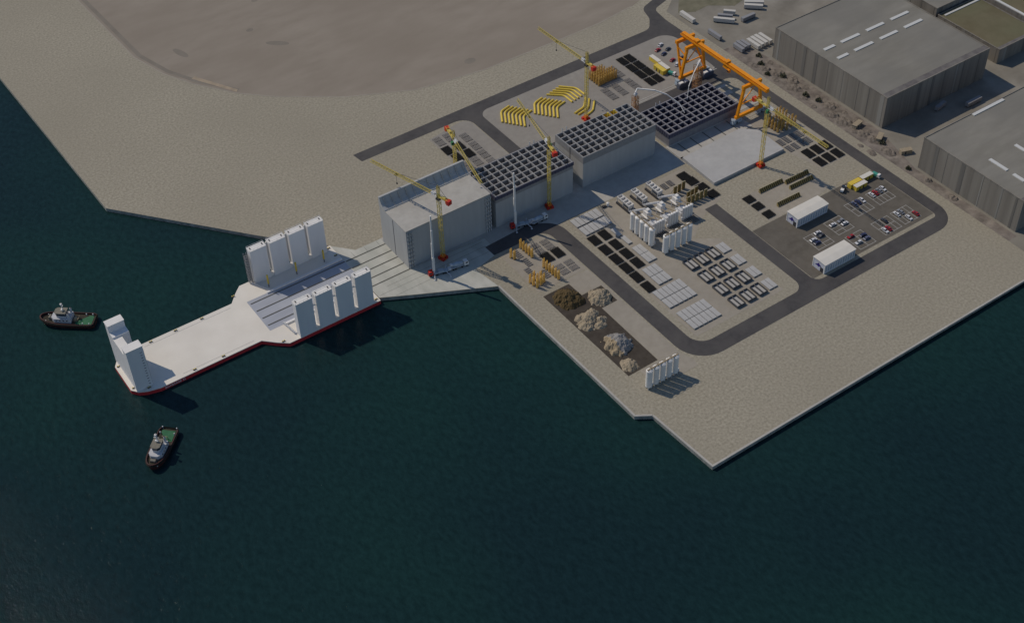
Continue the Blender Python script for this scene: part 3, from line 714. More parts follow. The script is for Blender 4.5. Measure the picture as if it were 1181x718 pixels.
# ------------------------------------------------------------------ tugs
def tug(label, x, y, ang, L_=29.0):
    t = thing("tugboat", label, "tugboat", (x, y, ZW), R(ang), "harbour tugs beside the barge")
    def half(u, bw):     # u 0 stern .. 1 bow
        if u < .08: return bw * (.74 + .26 * (u / .08) ** .5)
        if u < .55: return bw
        return bw * math.sqrt(max(0, 1 - ((u - .55) / .45) ** 2.4))
    us = [0, .03, .08, .2, .4, .55, .65, .75, .84, .91, .96, .99, 1.0]
    def outline(bw, ext, z0, sheer):
        l = [(-L_ / 2 + u * L_ * ext, half(u, bw), z0 + sheer * max(0, u - .45) ** 2 * 3) for u in us]
        return l + [(a, -b_, c) for a, b_, c in reversed(l[:-1])]
    A = outline(4.1, .96, -1.2, 0); B_ = outline(4.8, 1.0, 1.9, 1.4); C_ = outline(4.8, 1.0, 2.9, 1.6); D_ = outline(4.4, .98, 2.9, 1.6); E_ = outline(4.4, .98, 1.95, 1.4)
    w = MB(); n = len(A); vv = A + B_
    w.add(vv, [(i, (i + 1) % n, n + (i + 1) % n, n + i) for i in range(n)], 0, True); w.build("hull", M['tug_hull'], t)
    w = MB(); vv = B_ + C_ + D_ + E_
    for a in range(3): w.add(vv, [(a * n + i, a * n + (i + 1) % n, (a + 1) * n + (i + 1) % n, (a + 1) * n + i) for i in range(n)], 0)
    w.build("bulwark", M['tug_hull'], t)
    w = MB(); w.add(E_, [tuple(range(n))], 0); w.build("deck", M['tug_deck'], t)
    w = MB(); w.sheet([(-L_ / 2 + 1.4, -3.3), (-4.6, -3.7), (-4.6, 3.7), (-L_ / 2 + 1.4, 3.3)], 2.03); w.build("work_deck", M['tug_green'], t)
    w = MB(); w.tube([(a, b_ * 1.03, c + .3) for a, b_, c in B_] + [(B_[0][0], B_[0][1], B_[0][2] + .3)], .42, 8); w.build("fender", M['rubber'], t)
    w = MB(); w.prism([(-2.6, -3.2), (6.2, -3.2), (7.8, -1.7), (7.8, 1.7), (6.2, 3.2), (-2.6, 3.2)], 2.0, 5.0); dh = w.build("deckhouse", M['tug_house'], t)
    w = MB()
    for k in range(4):
        for s_ in (-1, 1): w.cbox((-.8 + 1.9 * k, s_ * 3.21, 4), .8, .06, .7)
    w.build("porthole", M['glass'], dh)
    w = MB(); w.prism([(-.4, -2.1), (4.4, -2.1), (5.4, -1.1), (5.4, 1.1), (4.4, 2.1), (-.4, 2.1)], 5.0, 8.0); w.prism([(-.7, -2.4), (4.6, -2.4), (5.7, -1.3), (5.7, 1.3), (4.6, 2.4), (-.7, 2.4)], 8.0, 8.3, 1); wh = w.build("wheelhouse", [M['tug_house'], M['tug_roof']], t)
    w = MB(); w.prism([(-.46, -2.16), (4.42, -2.16), (5.46, -1.14), (5.46, 1.14), (4.42, 2.16), (-.46, 2.16)], 6.4, 7.5); w.build("window", M['glass'], wh)
    w = MB(); w.cyl((1.2, 0, 8.3), (1.0, 0, 13.6), .28, .16, 8); w.beam((1.1, -1.4, 11), (1.1, 1.4, 11), .2); w.beam((1.1, -.9, 12.4), (1.1, .9, 12.4), .16); w.cbox((1.2, 0, 12.9), 1.0, 1.0, .5); w.cbox((1.6, 0, 9.2), .8, 1.6, .6); w.build("mast", M['white'], t)
    for s_ in (-1, 1):
        w = MB(); w.cyl((-1.6, s_ * 2.2, 3), (-2.0, s_ * 2.2, 8.2), .65, .5, 12); w.cyl((-2.0, s_ * 2.2, 8.2), (-2.05, s_ * 2.2, 9.0), .3, .3, 8, 1); w.build("funnel", [M['pale'], M['dark']], t)
    w = MB(); w.cyl((9.2, -1.3, 3.4), (9.2, 1.3, 3.4), .9, n=14); w.box(8.4, 10.2, -1.7, 1.7, 2.2, 2.9); w.build("winch", M['tug_roof'], t)
    w = MB(); w.cyl((-4.2, -1.1, 2.9), (-4.2, 1.1, 2.9), .8, n=14); w.box(-5.0, -3.4, -1.5, 1.5, 1.9, 2.4); w.beam((-6, -1.4, 2), (-6, -1.4, 3.6), .25); w.beam((-6, 1.4, 2), (-6, 1.4, 3.6), .25); w.beam((-6, -1.4, 3.6), (-6, 1.4, 3.6), .25); w.build("tow_hook", M['heap_tan'], t)
    w = MB()
    for xx in (-12.5, -9, 11):
        for s_ in (-1, 1): w.cyl((xx, s_ * (3.6 if xx < 0 else 2.4), 2), (xx, s_ * (3.6 if xx < 0 else 2.4), 3.2), .28, n=8)
    w.build("bitts", M['pale'], t)
tug("dark hulled harbour tug off the barge's bow, seen side on, bow away from the barge", -166.3, 73.0, 141.0, 29.5)
tug("dark hulled harbour tug alone in open water, its bow pointing towards the viewer", -163.8, -38.4, 225.0, 25.5)

# ------------------------------------------------------------------ yard stock: black mats, mesh panels, slabs, troughs
def rebar_mat(sx, sy):
    w = MB(); w.box(-sx / 2 + .35, sx / 2 - .35, -sy / 2 + .35, sy / 2 - .35, .02, .42)
    nx = int(sx / .55); ny = int(sy / .55)
    for k in range(nx): x = -sx / 2 + .3 + (sx - .6) * k / (nx - 1); w.box(x - .13, x + .13, -sy / 2 - random.uniform(0, .35), sy / 2 + random.uniform(0, .35), .42, .55)
    for k in range(ny): y = -sy / 2 + .3 + (sy - .6) * k / (ny - 1); w.box(-sx / 2 - random.uniform(0, .35), sx / 2 + random.uniform(0, .35), y - .13, y + .13, .55, .68)
    return w
MATS = {}
def black_mat(sx, sy, x, y, z, label, group):
    k = (sx, sy)
    if k not in MATS:
        MATS[k] = Proto(tag(rebar_mat(sx, sy).build("rebar_mat", M['black']), None, "rebar mat"))
    MATS[k].place((x, y, z), 0, label, group)
for k, y in enumerate((-41.0, -50.8, -60.2, -69.2, -78.2, -87.8)):
    black_mat(5.4, 7.8, 94.8, y, .03, f"black rebar mat, row of six along the middle road, {ORD[k]} from the caissons", "black mats along the middle road")
for k, y in enumerate((-40.6, -50.6, -60.0, -69.3)):
    black_mat(5.4, 7.8, 102.2, y, .03, f"black rebar mat, row of four off the middle road, {ORD[k]} from the caissons", "black mats along the middle road")
black_mat(5.4, 7.6, 72.4, -37.1, .03, "black rebar mat among the orange cages, on the road side", "black mats among the orange cages")
black_mat(5.4, 7.6, 65.4, -37.0, .03, "black rebar mat among the orange cages, on the side of the sea", "black mats among the orange cages")
for x, y, l in ((73.8, 76.2, "outermost pair, on the open gravel side"), (81.8, 75.9, "outermost pair, on the side of the cross road"), (74.9, 67.0, "inner pair, close to the crane mast"), (82.6, 66.6, "inner pair, under the crane jib")):
    black_mat(5.4, 7.6, x, y, .03, "black rebar mat behind the wave wall, " + l, "black mats behind the wave wall")
for k, y in enumerate((88.2, 78.7, 69.6, 60.0)):
    for x, s_ in ((215.8, "cage"), (221.8, "car")):
        black_mat(5.2, 8.0, x, y, .15, f"black rebar mat in the {s_} side row near the yellow containers, {ORD[k]} from the road", "black mats in two rows of the upper yard")
for k, x in enumerate((243.7, 250.6, 257.6)):
    for y, s_ in ((-53.3, "mesh panel"), (-63.0, "car park")):
        black_mat(5.4, 7.8, x, y, .03, f"black rebar mat, {s_} side row of three, {ORD[2 - k]} from the outer road", "six black mats below the crane jib tip")
for k, y in enumerate((-64.7, -72.2, -80.9)):
    black_mat(6.0, 5.6, 187.0, y, .03, f"black rebar mat beside the ribbed formwork runs, {ORD[2 - k]} from the car park", "three black mats beside the ribbed formwork")
for k, (x, y) in enumerate(((170.8, -26.2), (171.6, -32.6), (173.0, -40.4), (173.6, -48.6))):
    black_mat(6.4, 6.2, x, y, .03 + .004 * k, f"black rebar mat behind the tall brown panels, {ORD[k]} from the caissons", "black mats behind the brown panels")

def mesh_panel(sx, sy, along_y):
    w = MB(); n = 5
    if along_y:
        for k in range(n): y = -sy / 2 + sy * (k + .5) / n; w.box(-sx / 2, sx / 2, y - sy / n * .32, y + sy / n * .32, .15, .4)
        for x in (-sx * .3, sx * .3): w.box(x - .2, x + .2, -sy / 2, sy / 2, .0, .15)
    else:
        for k in range(n): x = -sx / 2 + sx * (k + .5) / n; w.box(x - sx / n * .32, x + sx / n * .32, -sy / 2, sy / 2, .15, .4)
        for y in (-sy * .3, sy * .3): w.box(-sx / 2, sx / 2, y - .2, y + .2, .0, .15)
    return w
PAN = {}
def panel(sx, sy, al, x, y, z, label, group):
    k = (sx, sy, al)
    if k not in PAN: PAN[k] = Proto(tag(mesh_panel(sx, sy, al).build("rebar_mesh", M['rebar']), None, "mesh panel"))
    PAN[k].place((x, y, z), 0, label, group)
g_ = "grey striped mesh panels by the orange cages"
for x, y, l in ((71.8, -25.7, "next to the road bend"), (71.9, -30.4, "touching the black mat by the road"), (65.5, -25.4, "between the orange cage row and the road bend"), (65.3, -30.4, "between the orange cage row and the black mat"),
                (72.7, -47.1, "on the road side below the black mat"), (72.5, -52.0, "beside the empty paved strip"), (66.4, -47.0, "between the long cage row and the road"), (66.4, -51.9, "at the storage bay end of the long cage row")):
    panel(5.2, 3.8, False, x, y, .03, "grey striped mesh panel " + l, g_)
for x, y, l in ((53.9, -25.3, "beside the lone orange cage"), (54.4, -33.6, "in the middle of the cage yard"), (51.0, -40.8, "above the clump of orange cages"), (56.8, -47.0, "between the clump and the long row of orange cages")):
    panel(3.4, 7.2, True, x, y, .03, "long grey striped mesh panel " + l, g_)
g_ = "grey striped mesh panels behind the wave wall"
for x, y, l in ((74.7, 89.1, "outermost on the gravel"), (74.7, 84.4, "touching the outer black mat"), (81.8, 89.2, "beside the crane counterweight, nearer the road"), (81.6, 84.6, "beside the crane counterweight, nearer the mats"),
                (89.9, 82.9, "first in the row along the cross road"), (89.9, 78.3, "second in the row along the cross road"), (89.9, 72.8, "third in the row along the cross road"), (89.8, 68.3, "fourth in the row along the cross road"), (89.6, 63.0, "fifth in the row along the cross road"), (89.5, 58.5, "sixth in the row along the cross road"),
                (89.5, 53.2, "last in the cross road row, against the caisson"), (82.3, 59.6, "under the crane jib"), (82.2, 55.1, "under the crane jib, against the caisson"), (75.6, 58.8, "beside the wave wall corner"), (75.6, 54.2, "tucked behind the wave wall corner")):
    panel(5.2, 3.8, False, x, y, .03, "grey striped mesh panel " + l, g_)
g_ = "grey striped mesh panels in the upper yard"
for k, y in enumerate((86.1, 81.6, 76.9, 69.2, 64.6, 60.1)): panel(5.2, 3.8, False, 205.3, y, .15, f"grey striped mesh panel in the row next to the black mats, {ORD[k]} from the road", g_)
for k, y in enumerate((69.5, 64.9, 60.2)):
    panel(5.2, 3.8, False, 195.1, y, .15, f"grey striped mesh panel in the middle row below the ochre cages, {ORD[k]} from the cages", g_)
    panel(5.2, 3.8, False, 187.1, y - .1, .15, f"grey striped mesh panel in the row facing the bent pipes, {ORD[k]} from the cages", g_)
g_ = "grey striped mesh panels beside the raised slab"
for k, x in enumerate((238.1, 242.7, 247.9, 252.7)):
    panel(3.6, 6.2, True, x, -35.7, .03, f"grey striped mesh panel on the cage side, {ORD[k]} from the raised slab", g_)
    panel(3.6, 6.2, True, x, -43.2, .03, f"grey striped mesh panel on the black mat side, {ORD[k]} from the raised slab", g_)
panel(3.4, 5.2, True, 155.9, -27.0, .03, "grey striped mesh panel beside the batching plant, on the hopper side", "two mesh panels by the brown panels")
panel(3.4, 5.2, True, 160.5, -26.6, .03, "grey striped mesh panel beside the batching plant, on the black mat side", "two mesh panels by the brown panels")

def slab_mesh(sx, sy, h=.85):
    w = MB(); c = .1
    w.box(-sx / 2, sx / 2, -sy / 2, sy / 2, .25, h); w.box(-sx / 2 + .3, sx / 2 - .3, -sy / 2 + .6, -sy / 2 + 1.0, 0, .25, 1); w.box(-sx / 2 + .3, sx / 2 - .3, sy / 2 - 1.0, sy / 2 - .6, 0, .25, 1)
    return w
SLAB = Proto(tag(slab_mesh(2.75, 7.1).build("concrete_slab", [M['slab'], M['dark']]), None, "concrete slab", None, "thing"))
SLABS = Proto(tag(slab_mesh(2.7, 7.4, .8).build("concrete_slab", [M['slab'], M['dark']]), None, "concrete slab", None, "thing"))
def slab_block(x0, n, pitch, ys, where, group):
    for r, y in enumerate(ys):
        for k in range(n):
            row = "caisson side row" if r == 0 else "sea side row"
            SLAB.place((x0 + pitch * (k + .5), y, .03), 0, f"pale slab, {where}, {row}, {ORD[k]} from the road", group)
slab_block(93.2, 6, 3.13, (-23.4, -31.7), "block by the caisson shadow", "slabs in the block by the caisson shadow")
slab_block(107.0, 2, 3.0, (-62.0, -69.4), "block of four", "slabs in the block of four")
slab_block(100.2, 3, 3.1, (-79.2, -86.7), "block of six", "slabs in the block of six")
slab_block(93.4, 6, 3.12, (-96.4, -104.0), "inner block of twelve", "slabs in the inner block of twelve")
slab_block(93.5, 6, 3.12, (-116.0, -123.5), "road bend block of twelve", "slabs in the block of twelve by the bend")
SLAB.place((108.5, -42.9, .03), 0, "lone pale precast slab under the crane shadow beside the black mats", "two lone slabs beside the mats")
SLAB.place((109.0, -51.2, .03), 0, "lone pale precast slab between the black mats and the silo row", "two lone slabs beside the mats")
tb = thing("precast_trough", None, "concrete trough")
w = MB(); ring(w, -2.85, 2.85, -4.0, 4.0, .1, 1.5, .24); w.box(-.2, .2, -3.76, 3.76, .1, 1.5); w.build("trough_walls", M['trough'], tb)
w = MB(); w.box(-2.6, -.22, -3.74, 3.74, .02, .55); w.box(.22, 2.6, -3.74, 3.74, .02, .55); w.build("trough_floor", M['slab'], tb)
w = MB(); ring(w, -2.86, 2.86, -4.01, 4.01, 1.5, 1.56, .2); w.build("trough_rim", M['dark'], tb)
TR = Proto(tb)
for r, y in enumerate((-88.0, -100.1, -112.2, -124.3)):
    rl = ("row nearest the silos", "second row from the silos", "third row from the silos", "row farthest from the silos")[r]
    for k, x in enumerate((124.5, 132.3, 140.1)):
        TR.place((x + .2 * r * .4, y, .03), 0, f"dark rimmed precast trough in the {rl}, {ORD[k]} from the slab blocks", "precast troughs in four rows")
    for k, x in enumerate((146.0, 149.0)):
        SLABS.place((x + .1 * r, y + .3, .03), 0, f"pale slab ending the trough {rl}, {'trough side' if k == 0 else 'gravel side'}", "slabs ending the trough rows")

# ------------------------------------------------------------------ cages and formwork
def cage_proto(mt):
    t = thing("formwork_cage", None, "formwork cage")
    for sx in (-.55, .55):
        for sy in (-.4, .4):
            w = MB(); w.beam((sx, sy, .1), (sx * .8, sy * .6, 6.6 if sx > 0 else 5.4), .2); w.build("post", mt, t)
    w = MB()
    for k in range(7):
        z = .6 + k * .85
        for sy in (-.38, .38): w.beam((-.52, sy, z), (.52, sy, z + (.5 if sy > 0 else -.3)), .16)
        for sx in (-.52, .52): w.beam((sx, -.38, z), (sx, .38, z), .14)
    w.build("rungs", mt, t)
    w = MB(); w.box(-.8, .8, -.65, .65, 0, .12); w.build("base_plate", M['rebar'], t)
    return Proto(t)
CG = cage_proto(M['cage']); CG2 = cage_proto(M['cage2'])
CG.place((49.6, -25.2, .03), 0, "orange cage standing on the shadow edge beside the lone long mesh panel, seaward one", "lone pair of orange cages")
CG.place((50.4, -27.4, .03), 0, "orange cage beside the lone long mesh panel, storage bay side of its pair", "lone pair of orange cages")
for k in range(5): CG.place((58.4 + .14 * k, -21.8 - 2.5 * k, .03), .06 * (k % 3 - 1), f"orange cage in the row nearest the caissons, {ORD[k]} from the caissons", "row of orange cages by the road bend")
for k in range(6): CG.place((59.4 + .16 * k, -42.2 - 2.5 * k, .03), .06 * (k % 3 - 1), f"orange cage in the long row ending at the storage bay, {ORD[5 - k]} from the bay", "long row of orange cages")
for k, (x, y) in enumerate(((46.3, -48.0), (46.5, -50.8), (47.2, -53.4), (49.3, -47.2), (49.6, -50.0), (50.0, -52.8), (52.2, -49.4), (52.4, -52.0))):
    CG.place((x, y, .03), .1 * (k % 3 - 1), f"orange cage in the clump by the water, {['sea side', 'middle', 'road side'][min(k // 3, 2)]} line, {ORD[k % 3]} from the caissons", "clump of orange cages by the water")
k = 0
for i in range(8):
    for j in range(5):
        if i >= 6 and j < 2: continue
        CG2.place((187.2 + 1.95 * i, 86.0 - 2.5 * j - (.3 if i < 3 else 0), .15), .1 * ((i + j) % 3 - 1), f"ochre cage, big upper yard block, {ORD[j]} from the road, {ORD[i]} from the crane", "big block of ochre cages")
for i, x in enumerate((243.0, 246.2)):
    for j in range(5): CG2.place((x + .2 * j, -16.8 - 2.5 * j, .03), .08 * (j % 3 - 1), f"ochre cage beside the raised slab, {'slab' if i == 0 else 'road'} side line, {ORD[j]} from the gantry", "ochre cages beside the raised slab")
for j in range(3): CG2.place((249.4 + .2 * j, -23.0 - 2.6 * j, .03), .08 * (j % 3 - 1), f"ochre cage in the short line under the crane jib, {ORD[j]} from the gantry", "ochre cages beside the raised slab")
for i, x in enumerate((253.8, 256.6)):
    for j in range(6):
        if j == 3: continue
        CG2.place((x + .15 * j, -14.6 - 2.5 * j, .03), .08 * (j % 3 - 1), f"ochre cage by the outer road, {'jib' if i == 0 else 'road'} side line, {ORD[j]} from the gantry", "ochre cages by the outer road")
# tall brown formwork panels
t = thing("formwork_shutter", None, "formwork panel")
w = MB(); w.box(-1.1, 1.1, -.12, .12, .1, 5.5); w.build("face_sheet", M['brown'], t)
for k in range(4):
    w = MB(); w.box(-1.08 + .64 * k, -.85 + .64 * k, -.42, -.12, .1, 5.45); w.build("stiffener", M['brown'], t)
w = MB(); w.box(-1.14, 1.14, -.3, .16, 5.5, 5.62); w.build("top_rail", M['brown_pale'], t)
w = MB(); w.beam((-1, .1, 3.6), (-1, 1.8, .1), .18); w.beam((1, .1, 3.6), (1, 1.8, .1), .18); w.build("prop", M['rebar'], t)
FP = Proto(t)
for k, (x, y) in enumerate(((156.6, -35.6), (159.9, -35.3), (163.3, -34.9))): FP.place((x, y, .03), 0, f"tall brown formwork panel in the row of three, {ORD[k]} from the batching plant", "tall brown panels in three rows")
for k, (x, y) in enumerate(((159.6, -43.6), (162.8, -43.2), (166.1, -42.8))): FP.place((x, y, .03), 0, f"tall brown formwork panel in the middle row, {ORD[k]} from the batching plant", "tall brown panels in three rows")
for k in range(5): FP.place((156.6 + 3.05 * k, -47.4 - .1 * k, .03), 0, f"tall brown formwork panel in the road end row of five, {ORD[k]} from the silos", "tall brown panels in three rows")
# long ribbed runs
t = thing("ribbed_formwork", None, "formwork run")
w = MB(); w.box(-8.6, 8.6, .5, .75, .05, 2.3); w.build("back_plate", M['brown'], t)
for k in range(13):
    x = -8.5 + 17 * k / 12
    w = MB(); w.extrude_x([(.5, .05), (-1.3, .05), (-1.0, .8), (.2, 2.25), (.5, 2.25)], x - .22, x + .22); w.build("rib", M['brown'], t)
w = MB(); w.box(-8.7, 8.7, .4, .85, 2.3, 2.42); w.build("top_rail", M['brown_pale'], t)
RF = Proto(t)
RF.place((204.6, -63.6, .03), R(-1), "long ribbed brown formwork run end on to a second one, nearest the raised slab corner", "ribbed brown formwork runs")
RF.place((222.2, -66.2, .03), R(-1), "long ribbed brown formwork run on the slab side of a close pair", "ribbed brown formwork runs")
RF.place((220.8, -71.4, .03), R(-1), "long ribbed brown formwork run on the shed side of a close pair", "ribbed brown formwork runs")
RF.place((204.2, -78.6, .03), R(-1), "long ribbed brown formwork run alone behind the white shed", "ribbed brown formwork runs").scale = (.95, 1, 1)

# ------------------------------------------------------------------ bent yellow pipes
def pipe_set(first, last, n, where, group, r=.68, ks=None):
    for k in range(n):
        u = k / (n - 1)
        pts = [(a[0] + (b_[0] - a[0]) * u, a[1] + (b_[1] - a[1]) * u) for a, b_ in zip(first, last)]
        P0, P1, P2 = [Vector((x, y, r)) for x, y in pts]
        a = (P0 - P1).normalized(); b_ = (P2 - P1).normalized(); cv = []
        for q in range(6):
            s_ = q / 5; cv.append((P1 + a * 2.2) * (1 - s_) ** 2 + P1 * 2 * s_ * (1 - s_) + (P1 + b_ * 2.2) * s_ ** 2)
        w = MB(); pl = [P0 - P1] + [c - P1 for c in cv] + [P2 - P1]
        w.tube(pl, r, 10)
        tag(w.build("bent_pipe", M['pipe'], None, (P1.x, P1.y, .15 + r * .5)), f"bent yellow pipe {where}, {ORD[k]} from the {'cross road' if ks is None else ks}", "pipe", group)
pipe_set([(129.2, 91.3), (121.9, 89.6), (116.2, 79.8)], [(137.6, 79.2), (130.3, 77.4), (124.8, 68.0)], 7, "in the fan nearest the cross road", "yellow pipes in the fan by the cross road")
pipe_set([(150.6, 86.2), (143.5, 84.4), (137.3, 75.0)], [(159.5, 74.4), (152.3, 72.6), (146.2, 63.3)], 7, "in the middle fan", "yellow pipes in the middle fan")
pipe_set([(166.2, 90.0), (174.0, 82.0), (174.2, 73.4)], [(154.9, 87.3), (163.2, 79.9), (163.1, 71.4)], 5, "in the fan beside the perimeter road", "yellow pipes in the fan by the perimeter road", ks="crane mast")
pipe_set([(172.4, 70.1), (165.8, 62.8), (157.1, 60.8)], [(173.5, 67.7), (167.0, 60.2), (158.1, 58.5)], 2, "in the group of three by the crane base", "three yellow pipes by the crane base", ks="fans")
pipe_set([(174.8, 64.0), (168.1, 56.5), (159.4, 54.2)], [(174.8, 64.0), (168.1, 56.5), (159.4, 54.2)], 2, "x", "x") if False else None
w = MB(); P1 = Vector((168.1, 56.6)); w.tube([(6.6, 7.4, 0), (1.5, 1.8, 0), (.4, .6, 0), (-1, -.1, 0), (-2.4, -.6, 0), (-8.6, -2.4, 0)], .68, 10)
tag(w.build("bent_pipe", M['pipe'], None, (P1.x, P1.y, .49)), "bent yellow pipe in the group of three by the crane base, closest to the caisson", "pipe", "three yellow pipes by the crane base")

# ------------------------------------------------------------------ batching plants and silos
def silo_proto(r, h):
    t = thing("silo", None, "silo")
    w = MB(); w.cyl((0, 0, 1.6), (0, 0, h), r, n=20); w.build("shell", M['white'], t)
    w = MB(); w.cyl((0, 0, h), (0, 0, h + r * .35), r, r * .45, 20); w.build("roof", M['white'], t)
    w = MB(); w.cyl((0, 0, .5), (0, 0, 1.6), r * .5, r, 20); w.build("hopper_cone", M['pale'], t)
    for a in range(4):
        w = MB(); w.beam((r * .85 * math.cos(a * 1.571 + .785), r * .85 * math.sin(a * 1.571 + .785), 0), (r * .85 * math.cos(a * 1.571 + .785), r * .85 * math.sin(a * 1.571 + .785), 2), .25); w.build("leg", M['pale'], t)
    w = MB(); w.beam((-r - .15, 0, .6), (-r - .15, 0, h), .3, .12); w.box(-r - .9, -r - .1, -.5, .5, .6, 2.4); w.build("ladder", M['pale'], t)
    return Proto(t)
SB = silo_proto(1.72, 12.4); SS = silo_proto(.88, 8.8)
def catwalk(label, p, q, h):
    w = MB(); p = Vector((*p, h)); q = Vector((*q, h)); w.beam(p, q, .9, .14)
    d = (q - p); n = int(d.length / 2); side = Vector((-d.y, d.x, 0)).normalized() * .45
    for s_ in (-1, 1):
        w.beam(p + side * s_ + Vector((0, 0, 1)), q + side * s_ + Vector((0, 0, 1)), .1)
        for k in range(n + 1): w.beam(p.lerp(q, k / n) + side * s_, p.lerp(q, k / n) + side * s_ + Vector((0, 0, 1)), .09)
    o = w.build("catwalk", M['heap_tan']); tag(o, label, "catwalk")
    return o
for k in range(5):
    SB.place((117.1, -46.7 - 4.07 * k, .03), R(180), f"tall white silo in the row facing the slab blocks, {ORD[k]} from the caissons", "white silos facing the slab blocks")
    SB.place((119.5 + 4.07 * k, -72.1, .03), R(-90), f"tall white silo in the row facing the troughs, {ORD[k]} from the slab blocks", "white silos facing the troughs")
    SB.place((49.1 + 4.13 * k, -144.9, .03), R(180), f"tall white silo alone by the shore row, {ORD[k]} from the water", "white silos by the shore")
catwalk("narrow walkway over the tops of the silo row facing the slab blocks", (117.1, -45.5), (117.1, -64.2), 13.1)
catwalk("narrow walkway over the tops of the silo row facing the troughs", (118.3, -72.1), (137, -72.1), 13.1)
catwalk("narrow walkway over the tops of the shore silo row", (47.8, -144.9), (67, -144.9), 13.1)
for i, (x0, nm) in enumerate(((124.9, "slab blocks"), (135.4, "x"), (145.8, "brown panels"))):
    wh = ("in the cluster nearest the slab blocks", "in the middle cluster", "in the cluster nearest the brown panels")[i]
    for k in range(4): SS.place((x0 + 1.75 * k, -57.0 + (i > 0) * .8, .03), 0, f"slim white silo {wh}, {ORD[k]} from the slab block side", "slim white silos of the batching plants")
for i, x in enumerate((126.4, 136.3, 147.2)):
    wh = ("nearest the slab blocks", "in the middle of the three", "nearest the brown panels")[i]
    t = thing("aggregate_hopper", f"row of white aggregate bins {wh}", "hopper", (x, 0, .03), 0, "white aggregate hoppers")
    for k in range(4):
        yc = -24.0 - 2.75 * k
        w = MB()
        for sx in (-1, 1): w.add([(sx * 1.7, yc - 1.3, 4.6), (sx * 1.7, yc + 1.3, 4.6), (sx * .6, yc + 1.0, 2.4), (sx * .6, yc - 1.0, 2.4)], [(0, 1, 2, 3)])
        for sy in (-1, 1): w.add([(-1.7, yc + sy * 1.3, 4.6), (1.7, yc + sy * 1.3, 4.6), (.6, yc + sy * 1.0, 2.4), (-.6, yc + sy * 1.0, 2.4)], [(0, 1, 2, 3)])
        ring(w, -1.75, 1.75, yc - 1.35, yc + 1.35, 4.6, 5.2, .16)
        w.box(-1.5, 1.5, yc - .5, yc + .5, 3.9, 4.0); w.build("bin", M['white'], t)
    for yc in (-22.8, -28.2, -33.4):
        for sx in (-1.6, 1.6):
            w = MB(); w.beam((sx, yc, 0), (sx, yc, 4.7), .28); w.build("leg", M['pale'], t)
    w = MB(); w.box(-2.2, -1.2, -33.6, -22.4, .1, 1.3); w.build("collecting_belt", M['dark'], t)
    t = thing("batching_plant", f"white batching plant with inclined conveyor {wh}", "batching plant", (x, 0, .03), 0, "white batching plants")
    w = MB(); w.beam((-1.3, -33.8, 1.2), (1.8, -43.5, 7.8), 1.1, .6); w.beam((-1.3, -33.8, 1.7), (1.8, -43.5, 8.4), .8, .3); w.build("conveyor", M['pale'], t)
    w = MB(); w.box(.5, 3.9, -46.8, -43.2, 4.6, 7.6); w.box(1.4, 3.2, -46, -44, 7.6, 8.8); w.box(-.2, 4.8, -47.6, -42.4, 4.2, 4.6); w.build("mixer_house", M['white'], t)
    for sx in (.6, 4.1):
        for sy in (-46.9, -43.1):
            w = MB(); w.beam((sx, sy, 0), (sx, sy, 4.4), .4); w.build("leg", M['pale'], t)
    w = MB(); w.box(-1.2, 6.2, -53.5, -48.0, .05, 2.6); w.box(-.6, 3.8, -52.8, -49.0, 2.6, 3.5); w.build("control_cabin", M['pale'], t)
    w = MB()
    for sx in (.4, 3.4): w.beam((sx, -47.4, 6), (sx + .6, -56.2, 8.6), .45)
    w.build("screw_feeder", M['heap_cream'], t)
    w = MB()
    for k in range(6): w.box(-.9 + 1.2 * k, -.5 + 1.2 * k, -62, -54.6, .05, .5)
    w.build("pipe_rack", M['rebar'], t)
t = thing("small_tank", "small white tank with dark pallets beside the slab block near the caisson shadow", "tank", (119.2, -21.4, .03), R(-8))
w = MB(); w.cyl((0, 0, .3), (0, 0, 2.2), .9, n=16); w.cyl((0, 0, 2.2), (0, 0, 2.6), .9, .3, 16); w.build("tank_shell", M['white'], t)
w = MB(); w.box(-3.6, -2.2, -.8, .6, .02, 1.1); w.box(-2.0, -1.1, -.7, .6, .02, .9); w.build("pallet", M['dark'], t)

